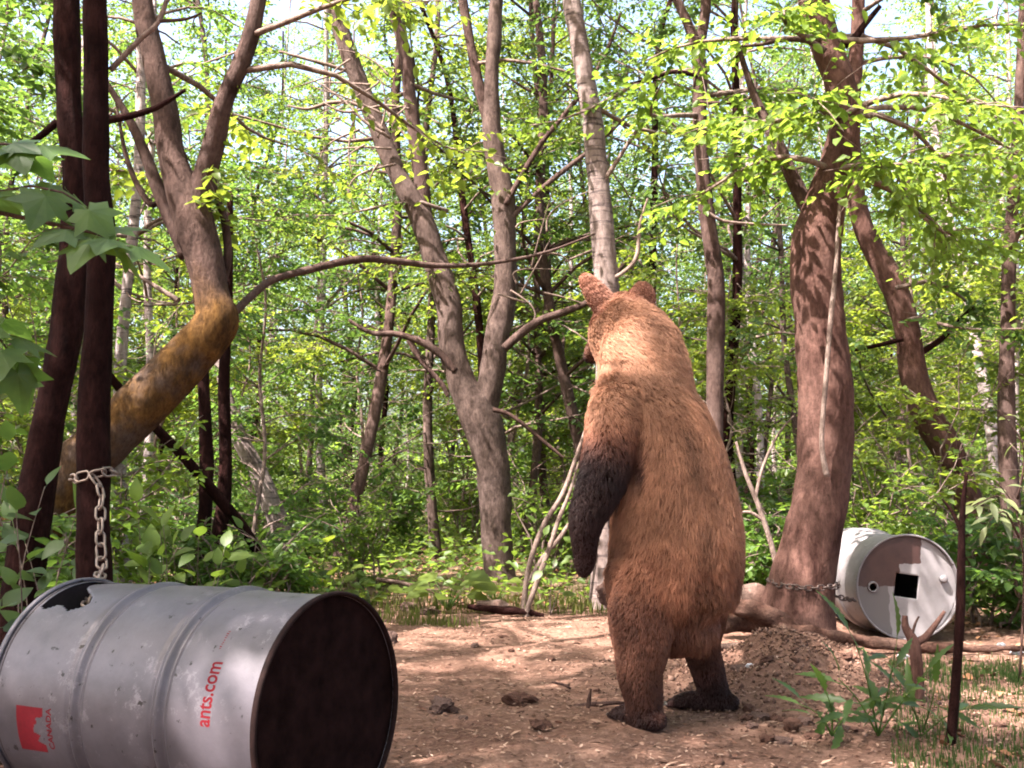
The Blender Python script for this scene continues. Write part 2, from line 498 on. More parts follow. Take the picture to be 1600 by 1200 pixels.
def hero_tree(name, label, cat, trunk, Y, limbs, mat, seed=1.0, rough=.07, limb_mats=None, base=True, leaves=None, leaf_m='leaf_a', leafL=(.05, .085), n_tw=14, n_leaf=9, crown_extra=(), sides=16):
    P, R = limb_px(trunk, Y, 9 * len(trunk))
    if base:                                                # carry the stem down into the soil with a root flare
        g = float(gh(P[0, 0], P[0, 1]))
        if P[0, 2] > g - .05:
            d = P[0] - P[3]; d = d / max(-d[2], .05)
            tt = np.linspace(P[0, 2] - g + .12, .02, 5)
            ext = np.array([P[0] + np.array([d[0] * .5, d[1] * .5, -1]) * t for t in tt])
            P = np.concatenate([ext, P]); R = np.concatenate([R[0] * np.array([1.35, 1.25, 1.13, 1.06, 1.02]), R])
    root = empty(name, (P[0, 0], P[0, 1], float(gh(P[0, 0], P[0, 1]))), label, cat)
    o = np.array(root.location)
    obj('trunk', mesh_np('trunk', *tube(P - o, R, sides, rough, 4, seed), M[mat], True), root)
    brs = []
    for q, lb in enumerate(limbs):
        pts, Yl = lb[0], lb[1]
        lp, lr = limb_px(pts, Yl)
        m = lb[2] if len(lb) > 2 else mat
        obj('limb', mesh_np('limb', *tube(lp - o, lr, 9, rough, 5, seed + q), M[m], True), root)
        if len(lb) > 3 and lb[3]: brs.append(lp[::2])
    rng = np.random.default_rng(int(seed * 13) + 3)
    tubes = []
    for p0, az, ln, rise in crown_extra:                    # further leafy boughs, those above the frame added for shade
        B = branch_out(rng, np.asarray(p0, float), az, ln, rise); brs.append(B)
        tubes.append(tube(B - o, np.linspace(.02, .004, len(B)), 6))
    if brs:
        tw, lv = spray(brs, rng, n_tw, (.2, .5), n_leaf, leafL)
        tw = [(v - o, f) for v, f in tw]
        obj('twigs', mesh_np('twigs', *join(tw + tubes), M['twig'], True), root, kind='stuff')
        obj('crown', mesh_np('crown', lv[0] - o, lv[1], M[leaf_m]), root, kind='stuff')
    return root

# ------------------------------------------------------------------ the trees that stand out one by one
def boughs(px, py, Y, n, ln, seed, rise=(.2, .7), spread=250, dy=500):
    r = np.random.default_rng(seed)
    return [(at(px + r.uniform(-.1, .1) * spread, py - r.uniform(0, dy), Y), r.uniform(0, 6.28), r.uniform(*ln), r.uniform(*rise)) for _ in range(n)]


hero_tree('dark_tree', 'dark wet-looking slim trunk with a metal chain wrapped round it behind the silver drum', 'tree',
          [(150, 1010, 54), (147, 880, 52), (146, 740, 52), (146, 640, 50), (152, 540, 46), (158, 430, 44), (157, 350, 46), (150, 270, 42), (150, 200, 40), (150, 100, 38), (148, 0, 36), (150, -200, 34), (140, -700, 28), (150, -1400, 14)], 3.72,
          [([(172, 110, 10), (220, 60, 9), (250, 30, 8), (270, -40, 6)], 3.75, 'twig'),
           ([(250, 33, 7), (290, 30, 5), (315, 20, 3)], 3.75, 'twig_dark')],
          'bark_dark', 2.0, .05, crown_extra=[(at(148, -950 - 70 * q, 3.72), a_, l_, .45) for q, (a_, l_) in enumerate(((.5, 1.7), (-.1, 1.5), (.25, 1.2), (-.5, 1.3), (.1, 1.6), (4.0, 1.0)))], leaf_m='leaf_b')  # unseen high boughs, added to shade the white drum and the thick trunk
hero_tree('dark_tree', 'dark leaning trunk with pale scraped bark, just behind the chained trunk', 'tree',
          [(28, 960, 62), (42, 860, 60), (62, 740, 56), (80, 640, 52), (100, 540, 50), (113, 430, 46), (118, 350, 44), (116, 270, 40), (108, 180, 42), (106, 80, 40), (104, 0, 38), (110, -250, 34), (100, -800, 20)], 4.5,
          [([(90, 190, 12), (60, 215, 10), (20, 240, 9), (-40, 250, 7)], 4.5, 'bark_dark'),
           ([(128, 190, 14), (180, 186, 12), (240, 170, 9), (290, 140, 6)], 4.52, 'bark_dark')],
          'bark_dark', 5.0, .08, crown_extra=[(at(104, -300 - 80 * q, 4.5), a_, l_, .5) for q, (a_, l_) in enumerate(((2.4, 1.7), (3.4, 1.5), (1.9, 1.6), (4.4, 1.0)))], leaf_m='leaf_a')
bent = hero_tree('bent_tree', 'bent tree leaning out sideways with orange lichen, its top forking upward', 'tree',
          [(-40, 1010, 96), (20, 880, 92), (90, 760, 88), (165, 690, 84), (230, 622, 80), (290, 560, 78), (335, 505, 74), (330, 460, 62), (318, 400, 60), (298, 330, 58), (272, 260, 48), (258, 170, 42), (240, 90, 38), (222, 0, 34), (190, -250, 26), (170, -600, 14)], 6.0,
          [([(300, 350, 44), (318, 280, 42), (335, 220, 36), (350, 160, 30), (380, 90, 28), (400, 20, 26), (420, -120, 22), (440, -400, 10)], [6, 6, 5.95, 5.9, 5.9, 5.9, 5.9, 5.9], 'bark_brown', 0),
           ([(292, 400, 26), (265, 340, 24), (245, 290, 22), (222, 230, 18), (198, 180, 14), (160, 120, 8)], 6.05, 'bark_brown', 0),
           ([(345, 450, 14), (356, 400, 14), (350, 340, 12), (335, 290, 9), (345, 200, 6)], 6.1, 'bark_brown', 1),
           ([(355, 500, 16), (390, 465, 13), (425, 438, 12), (480, 422, 12), (560, 405, 12), (620, 408, 11), (680, 415, 9), (760, 412, 7), (850, 395, 5), (930, 365, 3)], np.linspace(6.05, 7.2, 10), 'bark_brown', 0),
           ([(280, 470, 9), (250, 452, 8), (215, 430, 6), (180, 412, 4)], 6.1, 'twig', 0),
           ([(265, 290, 11), (240, 320, 10), (215, 290, 9), (195, 235, 7), (180, 150, 4)], 6.15, 'bark_brown', 0)],
          'bark_lichen', 7.0, .07, crown_extra=boughs(300, -160, 6.0, 12, (1.0, 2.3), 6, dy=500) + [(at(330, 250, 6), 2.4, 1.6, .3), (at(250, 100, 6.1), 1.0, 1.8, .2), (at(380, 110, 5.9), .4, 1.5, .15), (at(380, 60, 5.9), -.7, 1.3, .1)], leaf_m='leaf_c')
hero_tree('forked_tree', 'grey-brown tree forking in a wide V above a knot, standing in the undergrowth', 'tree',
          [(782, 900, 50), (776, 840, 48), (772, 780, 50), (768, 720, 56), (756, 670, 62), (742, 635, 58), (722, 600, 46), (706, 540, 42), (702, 480, 40), (684, 420, 40), (664, 355, 38), (650, 325, 34), (618, 265, 30), (590, 200, 30), (562, 130, 28), (540, 70, 26), (520, 0, 24), (500, -120, 20), (470, -400, 10)], 10.0,
          [([(752, 655, 44), (768, 590, 42), (778, 520, 40), (790, 450, 38), (788, 380, 36), (786, 310, 38), (775, 250, 34), (768, 200, 30), (768, 130, 24), (772, 60, 24), (776, 0, 22), (790, -150, 18), (800, -400, 8)], [10.0] * 13, 'bark_grey', 0),
           ([(662, 350, 28), (658, 280, 26), (650, 220, 24), (640, 150, 22), (635, 90, 20), (618, 30, 18), (600, -40, 14), (590, -200, 8)], 10.05, 'bark_brown', 0),
           ([(768, 205, 18), (752, 150, 18), (740, 95, 17), (728, 30, 15), (720, -20, 14), (700, -150, 8)], 10.02, 'bark_brown', 0),
           ([(790, 320, 9), (815, 275, 9), (845, 225, 8), (885, 175, 8), (920, 130, 7), (950, 75, 6), (970, 20, 4)], 9.9, 'bark_brown', 0),
           ([(790, 350, 9), (830, 310, 8), (870, 275, 8), (915, 240, 7), (960, 200, 5), (990, 170, 3)], 9.95, 'bark_brown', 0),
           ([(788, 545, 14), (815, 520, 14), (845, 500, 13), (880, 488, 12), (925, 468, 10), (960, 430, 9), (985, 400, 6)], 9.7, 'bark_brown', 0),
           ([(712, 580, 14), (690, 555, 13), (660, 535, 12), (620, 522, 11), (580, 520, 8), (545, 500, 5)], 9.9, 'bark_brown', 0),
           ([(770, 640, 8), (800, 650, 7), (850, 690, 6), (880, 715, 4)], 9.8, 'twig_dark', 0),
           ([(640, 530, 12), (560, 180, 4)][:1] + [(655, 560, 9), (690, 600, 8), (700, 620, 7)], 10.3, 'bark_brown', 0),
           ([(600, 205, 7), (560, 165, 6), (520, 160, 6), (480, 170, 5), (450, 165, 3)], 9.6, 'twig', 0),
           ([(610, 215, 6), (570, 190, 5), (540, 160, 4), (500, 130, 3)], 9.5, 'twig', 0),
           ([(560, 165, 4), (550, 200, 4), (545, 240, 3), (550, 270, 2)], 9.6, 'twig', 0),
           ([(640, 170, 4), (600, 165, 4), (540, 175, 4), (505, 160, 3)], 9.4, 'twig', 0)],
          'bark_grey', 9.0, .07, crown_extra=boughs(650, -60, 10, 20, (1.2, 2.6), 7, spread=1400, dy=300) + [(at(700, 330, 10), 3.4, 1.5, .3), (at(600, 215, 10), 3.3, 2.0, .1), (at(570, 120, 10), 2.9, 2.2, .1), (at(640, 130, 10), .6, 2.0, .1), (at(740, 100, 10), -.4, 1.6, .1)], leaf_m='leaf_a')
hero_tree('birch_tree', 'pale speckled birch trunk rising behind the bear', 'tree',
          [(943, 952, 44), (944, 860, 43), (948, 740, 42), (951, 600, 40), (950, 480, 39), (944, 400, 37), (938, 320, 36), (932, 250, 34), (926, 190, 33), (914, 120, 31), (902, 50, 29), (893, 0, 28), (880, -120, 24), (870, -500, 14)], 7.8,
          [([(932, 300, 8), (965, 250, 7), (1000, 195, 5), (1030, 150, 3)], 7.75, 'twig', 0),
           ([(945, 440, 7), (975, 425, 7), (995, 400, 7), (1000, 350, 5), (1012, 310, 3)], 7.75, 'twig', 0)],
          'bark_birch', 11.0, .05, crown_extra=boughs(890, -120, 7.8, 14, (.9, 2.0), 8, dy=500) + [(at(920, 160, 7.8), .3, 1.2, .1)], leaf_m='leaf_c')
hero_tree('slim_tree', 'slim smooth brown trunk with a Y fork high up, behind the back of the bear', 'tree',
          [(1110, 985, 32), (1113, 860, 30), (1116, 690, 28), (1118, 560, 28), (1119, 450, 28), (1114, 400, 27), (1106, 345, 26), (1098, 270, 24), (1093, 190, 23), (1094, 120, 24), (1090, 80, 22), (1074, 35, 16), (1056, -5, 15), (1030, -90, 12), (1000, -300, 6)], 7.4,
          [([(1092, 100, 20), (1096, 60, 18), (1102, 20, 17), (1104, -20, 16), (1110, -200, 10), (1115, -400, 5)], 7.42, 'bark_brown', 0),
           ([(1088, 118, 7), (1055, 112, 7), (1020, 122, 5), (985, 130, 3)], 7.35, 'bark_dark', 0),
           ([(1104, 330, 5), (1130, 345, 5), (1180, 350, 4), (1230, 352, 3)], 7.35, 'twig', 0),
           ([(1085, 160, 6), (1150, 160, 6), (1190, 145, 4)], 7.3, 'twig_dark', 1)],
          'bark_brown', 13.0, .05, crown_extra=boughs(1080, -60, 7.4, 12, (.9, 2.0), 9, dy=400) + [(at(1094, 150, 7.4), .2, 1.3, .0), (at(1092, 110, 7.4), 3.0, 1.2, .05), (at(1094, 180, 7.4), 4.3, 1.4, .05)], leaf_m='leaf_a')
hero_tree('large_tree', 'thick reddish-brown leaning trunk beside the white drum, sunlight dappling its bark', 'tree',
          [(1244, 975, 118), (1252, 920, 104), (1264, 860, 96), (1280, 790, 88), (1288, 720, 84), (1291, 650, 82), (1288, 580, 82), (1280, 500, 80), (1274, 440, 80), (1276, 380, 74), (1290, 320, 64), (1308, 260, 56), (1320, 190, 50), (1312, 130, 48), (1294, 80, 48), (1278, 30, 48), (1268, -30, 46), (1260, -200, 40), (1240, -500, 26), (1230, -900, 10)], 6.05,
          [([(1276, 350, 30), (1258, 318, 26), (1235, 270, 23), (1215, 225, 20), (1195, 185, 16), (1175, 140, 12), (1150, 60, 7)], 6.1, 'bark_brown', 0),
           ([(1292, 745, 10), (1284, 690, 8), (1290, 600, 8), (1298, 500, 8), (1306, 420, 7), (1310, 350, 6), (1316, 280, 4)], [5.84, 5.83, 5.82, 5.82, 5.81, 5.8, 5.8], 'twig', 0),
           ([(1290, 80, 10), (1262, 64, 9), (1225, 62, 8), (1185, 70, 6), (1150, 72, 3)], 5.95, 'bark_brown', 0),
           ([(1318, 70, 14), (1335, 60, 12), (1350, 40, 10), (1375, 10, 7)], 6.05, 'bark_dark', 0)],
          'bark_red', 15.0, .06, sides=22,
          crown_extra=boughs(1280, -140, 6.05, 18, (1.0, 2.4), 10, dy=500) + [(at(1310, 270, 6.0), a, l, r) for a, l, r in ((.2, 1.2, .05), (-.5, .9, .12), (-1.6, .5, .1), (.9, 1.3, .1), (3.0, .9, .15))] + [(at(1315, 180, 6.0), a, l, r) for a, l, r in ((.0, 1.5, .05), (-.8, 1.1, .05), (3.3, .8, .1), (-1.9, .6, .0), (.7, 1.4, .1))] + [(at(1285, 60, 6.0), a, l, r) for a, l, r in ((.1, 1.6, .0), (-.6, 1.2, .0), (3.2, 1.0, .1), (-2.2, .7, .0))], leaf_m='leaf_a', leafL=(.042, .078), n_tw=24)
hero_tree('leaning_tree', 'dark reddish trunk leaning the other way behind the white drum', 'tree',
          [(1535, 905, 44), (1510, 780, 44), (1478, 700, 46), (1448, 650, 46), (1428, 590, 44), (1420, 530, 40), (1408, 480, 40), (1388, 430, 38), (1362, 385, 34), (1340, 320, 30), (1330, 200, 26), (1340, 50, 22), (1345, -200, 12)], 8.6,
          [([(1425, 560, 10), (1470, 530, 9), (1510, 490, 7), (1540, 470, 4)], 8.6, 'bark_dark', 1),
           ([(1410, 530, 8), (1370, 540, 7), (1330, 548, 5)], 8.5, 'bark_dark', 0)],
          'bark_red', 17.0, .07, crown_extra=[(at(1420, 500, 8.4), -1.2, 1.0, .1), (at(1400, 450, 8.4), .3, 1.3, .15), (at(1340, 250, 8.6), .1, 1.5, .1), (at(1340, 100, 8.6), .6, 1.6, .1), (at(1345, 20, 8.6), 5.4, 1.6, .05)], leaf_m='leaf_d')
# thinner stems further in
hero_tree('thin_tree', 'thin dark stem under the bent tree, crossed by a fallen pole', 'tree', [(316, 850, 24), (322, 760, 22), (322, 690, 20), (318, 600, 18), (312, 480, 15), (300, 300, 10)], 7.6, [], 'bark_dark', 21.0)
hero_tree('thin_tree', 'thin dark stem next to the pole, crooked at its foot', 'tree', [(338, 860, 22), (350, 780, 22), (352, 700, 20), (350, 600, 18), (355, 480, 16), (360, 300, 10)], 7.9, [], 'bark_dark', 22.0)
hero_tree('fallen_pole', 'long dark dead pole slanting down under the bent tree', 'dead branch', [(400, 860, 16), (380, 825, 17), (330, 765, 17), (285, 712, 16), (240, 665, 15), (190, 610, 14), (150, 560, 10)], np.linspace(7.3, 6.3, 7), [], 'bark_dark', 23.0, base=False)
hero_tree('pale_leaning_tree', 'short pale leaning stem beyond the thin dark stems', 'tree', [(450, 860, 34), (432, 810, 32), (408, 750, 30), (385, 705, 27), (365, 660, 22), (340, 560, 14)], 9.4, [], 'bark_birch', 24.0)
hero_tree('white_birch', 'thin white birch stem leaning, seen far through the trees beside the white drum', 'tree', [(1560, 905, 22), (1556, 740, 20), (1545, 650, 18), (1525, 540, 17), (1505, 430, 16), (1480, 330, 14), (1460, 200, 12), (1450, 0, 9)], 11.5, [], 'bark_pale', 25.0)
hero_tree('thin_tree', 'thin brown stem with crossing branches above the upright bare stick', 'tree', [(1585, 935, 34), (1580, 800, 30), (1572, 640, 26), (1575, 500, 22), (1578, 380, 20), (1588, 250, 18), (1595, 100, 15), (1600, -50, 10)], 8.0,
          [([(1575, 400, 10), (1600, 340, 9), (1625, 260, 7)], 8.0, 'bark_brown', 1)], 'bark_brown', 26.0)

# pale dead twigs on the forked tree
ft_ = [o for o in C.objects if o.name == 'forked_tree'][0]; rt = np.random.default_rng(41); o_ = np.array(ft_.location)
for q in range(26):
    x0, y0 = ((rt.uniform(520, 640), rt.uniform(60, 260)) if q < 16 else (rt.uniform(780, 900), rt.uniform(330, 480)))
    ax_ = math.pi * (rt.uniform(.35, 1.45) if q < 16 else rt.uniform(-.45, .55)); l_ = rt.uniform(35, 140); k1, k2 = rt.normal(size=2) * 26
    pts_ = [(x0 + math.cos(ax_) * l_ * t + k1 * math.sin(t * 3), y0 - math.sin(ax_) * l_ * t + k2 * t * t + 22 * t * t, 4.2 - 3 * t) for t in (0, .33, .66, 1)]
    P, R = limb_px(pts_, 9.55 + rt.uniform(-.35, .35))
    obj('dead_twig', mesh_np('dead_twig', *tube(P - o_, R, 5), M['twig'], True), ft_)

# dead stump stems low in the undergrowth near the bear
hero_tree('bare_sapling', 'pale bare sapling bending over beside the bear, forked low down', 'sapling', [(818, 945, 10), (828, 880, 9), (850, 820, 9), (880, 770, 8), (905, 700, 6), (925, 640, 3)], 7.6, [([(822, 915, 8), (850, 870, 8), (875, 840, 7), (900, 800, 4)], 7.6, 'twig', 0)], 'twig', 31.0, .03, sides=8)
hero_tree('bare_sapling', 'thin straight pale sapling leaning toward the bear', 'sapling', [(825, 948, 9), (850, 880, 9), (872, 815, 8), (890, 770, 6), (905, 720, 3)], 7.3, [], 'twig', 32.0, .03, sides=8)
hero_tree('bare_sapling', 'tangle of bare whitish stems just behind the back of the bear', 'sapling', [(1222, 925, 9), (1205, 850, 9), (1185, 790, 8), (1165, 740, 7), (1150, 690, 4)], 7.4, [([(1195, 815, 6), (1170, 800, 5), (1145, 805, 3)], 7.4, 'twig', 0), ([(1180, 780, 6), (1192, 730, 5), (1215, 680, 4), (1240, 650, 2)], 7.4, 'twig', 0)], 'twig', 33.0, .03, sides=8)

# ------------------------------------------------------------------ drums
DR, DL = .2925, .88
M['rust_dark'] = plain('rust_dark', (.010, .0045, .004), .95, .6, 14, .03, 0, .25)
M['red_print'] = plain('red_print', (.12, .004, .009), .8, .15, 60, .2)
M['rim_rust'] = plain('rim_rust', (.012, .0055, .005), .8, .6, 30, .1)
M['drum_in'] = plain('drum_in', (.03, .02, .02), .8, .4, 12, .2)


def drum_paint(name, base, worn, scratch, rough=.38, metallic=.35, dirt=.55):
    m, nt, bs, lk = new_mat(name)
    tc = N_(nt, 'ShaderNodeTexCoord')
    a = N_(nt, 'ShaderNodeTexNoise', Scale=5, Detail=8, Roughness=.65); lk.new(tc.outputs['Object'], a.inputs[0])
    b = N_(nt, 'ShaderNodeTexNoise', Scale=26, Detail=4, Roughness=.6); lk.new(tc.outputs['Object'], b.inputs[0])
    c = N_(nt, 'ShaderNodeTexNoise', Scale=9, Detail=9, Roughness=.8); lk.new(tc.outputs['Object'], c.inputs[0])
    r = ramp(nt, [(.33, tuple(x * .72 for x in base)), (.5, base), (.68, tuple(x * 1.25 for x in base))]); lk.new(a.outputs[0], r.inputs[0])
    r1 = ramp(nt, [(.57, (0, 0, 0)), (.63, (1, 1, 1))]); lk.new(c.outputs[0], r1.inputs[0])
    m1 = N_(nt, 'ShaderNodeMix', data_type='RGBA'); lk.new(r1.outputs[0], m1.inputs[0]); lk.new(r.outputs[0], m1.inputs[6]); m1.inputs[7].default_value = (*worn, 1)
    r2 = ramp(nt, [(.655, (0, 0, 0)), (.69, (1, 1, 1))]); lk.new(b.outputs[0], r2.inputs[0])
    m2 = N_(nt, 'ShaderNodeMix', data_type='RGBA'); lk.new(r2.outputs[0], m2.inputs[0]); lk.new(m1.outputs[2], m2.inputs[6]); m2.inputs[7].default_value = (*scratch, 1)
    d_ = N_(nt, 'ShaderNodeTexNoise', Scale=7.5, Detail=10, Roughness=.82); lk.new(tc.outputs['Object'], d_.inputs[0]); d_.inputs['Distortion'].default_value = .6
    r3 = ramp(nt, [(.635, (0, 0, 0)), (.665, (.8, .8, .8))]); lk.new(d_.outputs[0], r3.inputs[0])
    m3 = N_(nt, 'ShaderNodeMix', data_type='RGBA'); lk.new(r3.outputs[0], m3.inputs[0]); lk.new(m2.outputs[2], m3.inputs[6]); m3.inputs[7].default_value = (*scratch, 1)
    lk.new(m3.outputs[2], bs.inputs['Base Color'])
    rr = N_(nt, 'ShaderNodeMapRange'); lk.new(c.outputs[0], rr.inputs[0]); rr.inputs['To Min'].default_value = rough - .08; rr.inputs['To Max'].default_value = rough + .25
    lk.new(rr.outputs[0], bs.inputs['Roughness'])
    bs.inputs['Metallic'].default_value = metallic
    bb = N_(nt, 'ShaderNodeBump', Strength=.12, Distance=.02); lk.new(a.outputs[0], bb.inputs['Height']); lk.new(bb.outputs[0], bs.inputs['Normal'])
    return m


M['drum_grey'] = drum_paint('drum_grey', (.088, .077, .090), (.14, .124, .14), (.012, .008, .008))
M['drum_white'] = drum_paint('drum_white', (.17, .152, .158), (.25, .228, .23), (.045, .03, .026), .45, .1)


def drum_profile(s):
    """outer radius along the axis: two rolling hoops"""
    r = DR - .006 + 0 * s
    for c in (.34 * DL, .66 * DL):
        r = r + .0095 * np.exp(-((s - c) / .009) ** 2) - .0055 * np.exp(-((s - c - .021) / .008) ** 2) - .0055 * np.exp(-((s - c + .021) / .008) ** 2)
    return r


def drum_shell(ns=120, na=120, hole=None, dent=.0, seed=1.0):
    s = np.linspace(.004, DL - .004, ns); a = np.linspace(0, 2 * np.pi, na, endpoint=False)
    Sg, A = np.meshgrid(s, a, indexing='ij')
    r = drum_profile(Sg)
    V = np.stack([Sg, r * np.cos(A), r * np.sin(A)], -1)
    d = dent * sn(V, 4.5, seed) * np.exp(-((Sg - DL / 2) / .4) ** 4)
    r = r + d
    V = np.stack([Sg, r * np.cos(A), r * np.sin(A)], -1).reshape(-1, 3)
    i = np.arange(ns - 1)[:, None] * na; j = np.arange(na)[None]; j2 = (j + 1) % na
    Fq = np.stack([i + j, i + na + j, i + na + j2, i + j2], -1).reshape(-1, 4)
    if hole is not None:
        mid = V[Fq].mean(1)
        keep = ~hole(mid[:, 0], np.arctan2(mid[:, 2], mid[:, 1]))
        Fq = Fq[keep]
    return V, Fq


def ring_geo(s0, r0, tube_r, na=96, nt_=8, sq=1.0):
    a = np.linspace(0, 2 * np.pi, na, endpoint=False); b = np.linspace(0, 2 * np.pi, nt_, endpoint=False)
    A, B = np.meshgrid(a, b, indexing='ij')
    r = r0 + tube_r * np.cos(B)
    V = np.stack([s0 + tube_r * sq * np.sin(B), r * np.cos(A), r * np.sin(A)], -1).reshape(-1, 3)
    i = np.arange(na)[:, None]; j = np.arange(nt_)[None]; i2 = (i + 1) % na; j2 = (j + 1) % nt_
    return V, np.stack([i * nt_ + j, i * nt_ + j2, i2 * nt_ + j2, i2 * nt_ + j], -1).reshape(-1, 4)


def lid_geo(s0, r0, na=72, nr=14, hole=None, dome=0.0, th=.004):
    """disc facing -x with optional hole; (na x nr) grid, given thickness by a modifier"""
    a = np.linspace(0, 2 * np.pi, na, endpoint=False); r = np.linspace(.0, r0, nr)
    r[0] = .004
    Rg, A = np.meshgrid(r, a, indexing='ij')
    x = s0 + .006 * (Rg > r0 * .93) * -1 + dome * (1 - (Rg / r0) ** 2)
    V = np.stack([x, Rg * np.cos(A), Rg * np.sin(A)], -1).reshape(-1, 3)
    i = np.arange(nr - 1)[:, None] * na; j = np.arange(na)[None]; j2 = (j + 1) % na
    Fq = np.stack([i + j, i + j2, i + na + j2, i + na + j], -1).reshape(-1, 4)
    # centre disc
    V = np.concatenate([V, [[s0 + dome, 0, 0]]]); c = len(V) - 1
    cen = np.array([[c, (2 * q + 2) % na, 2 * q + 1, 2 * q] for q in range(na // 2)])
    return V, np.concatenate([Fq, cen])


def solid(o, t, off=1.0):
    md = o.modifiers.new('thickness', 'SOLIDIFY'); md.thickness = t; md.offset = off
    return o


AX = 1.098
drum = empty('steel_drum', (-.45, 2.77, .305 - DR), 'large silver-grey steel drum on its side with red lettering and a dark rusty end', 'drum')
drum_m = Matrix.Translation((-.45, 2.77, .305 - DR)) @ Matrix.Rotation(math.pi / 2 + AX, 4, 'Z')
drum.rotation_euler = (0, 0, math.pi / 2 + AX)
OFF = np.array([0, 0, DR])


def drum_world(s, a, r):
    p = np.array([s, r * np.cos(a), r * np.sin(a)]) + OFF
    return np.array(drum_m @ Vector(p))


def drum_uv(px, py, r=DR):
    s = np.linspace(0, DL, 120)[:, None]; a = np.linspace(-math.pi, math.pi, 720)[None]
    Rm = np.array(drum_m)
    L = np.stack([s + 0 * a, r * np.cos(a) + 0 * s, r * np.sin(a) + 0 * s + DR], -1)
    Wd = L @ Rm[:3, :3].T + Rm[:3, 3]
    qx, qy = px_of(Wd)
    nrm = np.stack([0 * s + 0 * a, np.cos(a) + 0 * s, np.sin(a) + 0 * s], -1) @ Rm[:3, :3].T
    vis = ((np.array([0, 0, CAM_H]) - Wd) * nrm).sum(-1) > 0
    e = (qx - px) ** 2 + (qy - py) ** 2 + 1e9 * ~vis
    k = np.unravel_index(np.argmin(e), e.shape)
    return float(s[k[0], 0]), float(a[0, k[1]])


_u0 = drum_uv(163, 912); _u1 = drum_uv(80, 922)
hs, ha = DL * .965, (_u0[1] + _u1[1]) / 2
V, Fq = drum_shell(210, 300, hole=lambda s, a: (s > DL * .845 + .05 * np.cos(a * 9)) & (s < hs) & (np.abs(np.angle(np.exp(1j * (a - ha)))) < .34 + .03 * np.sin(s * 70)), dent=.004)
solid(obj('shell', mesh_np('shell', V + OFF, Fq, M['drum_grey'], True), drum), .0015, -1)
obj('rim', mesh_np('rim', *(lambda v, f: (v + OFF, f))(*ring_geo(.0, DR - .001, .006, sq=1.5)), M['rim_rust'], True), drum)['label'] = 'rusty dark rim'
obj('rim', mesh_np('rim', *(lambda v, f: (v + OFF, f))(*ring_geo(DL, DR - .001, .006, sq=1.5)), M['drum_grey'], True), drum)
lid = obj('lid', mesh_np('lid', *(lambda v, f: (v + OFF, f))(*lid_geo(.012, DR - .004)), M['rust_dark'], True), drum)
lid['label'] = 'dark rusty brown end of the drum'
solid(lid, .002, -1)
solid(obj('lid', mesh_np('lid', *(lambda v, f: (v + OFF, f))(*lid_geo(DL - .014, DR - .004)), M['drum_in'], True), drum), .002, -1)


def text_mesh(body, size, bold=0.0):
    cu = bpy.data.curves.new('txt', 'FONT'); cu.body = body; cu.size = size; cu.offset = bold
    cu.resolution_u = 4
    o = bpy.data.objects.new('txt', cu); C.objects.link(o)
    bpy.context.view_layer.update()
    me = bpy.data.meshes.new_from_object(o.evaluated_get(bpy.context.evaluated_depsgraph_get()))
    bpy.data.objects.remove(o); bpy.data.curves.remove(cu)
    V = np.array([v.co for v in me.vertices]); Fs = [list(p.vertices) for p in me.polygons]
    bpy.data.meshes.remove(me)
    return V, Fs


def wrap_print(name, V, Fs, s0, a0, mat, lift=.0018):
    """x of V runs round the drum upward from angle a0, y towards the dark end"""
    a = a0 + V[:, 0] / DR * PRINT_DIR
    s = s0 - V[:, 1]
    r = drum_profile(s) + lift
    P = np.stack([s, r * np.cos(a), r * np.sin(a)], -1) + OFF
    # follow the dents of the shell
    base = np.stack([s, drum_profile(s) * np.cos(a), drum_profile(s) * np.sin(a)], -1)
    d = .004 * sn(base, 4.5, 1.0) * np.exp(-((s - DL / 2) / .4) ** 4)
    P += np.stack([0 * s, d * np.cos(a), d * np.sin(a)], -1)
    return obj(name, mesh_np(name, P, Fs, M[mat]), drum)


ua = drum_uv(313, 1136); ub = drum_uv(331, 1032)
PRINT_DIR = 1.0 if np.angle(np.exp(1j * (ub[1] - ua[1]))) > 0 else -1.0
arc = abs(np.angle(np.exp(1j * (ub[1] - ua[1])))) * DR
V, Fs = text_mesh('ants.com', .06, .0012)
V[:, 0] *= arc / V[:, 0].max(); V[:, 1] -= .012
# text read with its top towards the far end of the drum: x up the side, y towards the far end
V[:, 1] *= 1.0
s_print = ua[0]


def wrap_text(name, V, Fs, s0, a0, mat):
    V = V.copy(); V[:, 1] = V[:, 1]
    return wrap_print(name, V * np.array([1, -1, 1]), Fs, s0, a0, mat)


o = wrap_text('lettering', V, Fs, s_print - .012, ua[1], 'red_print'); o['label'] = 'red letters reading ants.com'
# small faint red line of print further up: worn, unreadable strokes
uc = drum_uv(343, 1013); rngp = np.random.default_rng(3)
Vs, Fs2 = [], []
x = 0.0
for q in range(9):
    w = rngp.uniform(.0035, .0065); h = rngp.uniform(.004, .008); b = len(Vs)
    Vs += [[x, 0, 0], [x + w * .5, 0, 0], [x + w * .5, h, 0], [x, h, 0]]; Fs2.append([b, b + 1, b + 2, b + 3]); x += w * 1.25
wrap_text('faded_print', np.array(Vs), Fs2, uc[0], uc[1], 'red_print')
# red square with half a maple leaf cut out of it, and the word beside it
ul = drum_uv(22, 1101); ur = drum_uv(62, 1105)
hgt = .12; wid = abs(ul[0] - ur[0]); wid = max(wid, .07)
leafcut = [(0, .0), (wid, 0.0), (wid, .022), (wid * .72, .03), (wid * .86, .047), (wid * .60, .055), (wid * .66, .074), (wid * .78, .080), (wid * .70, .092), (wid, .098), (wid, hgt), (0, hgt)]
Vq = np.array([[h - hgt, w_, 0] for w_, h in leafcut])
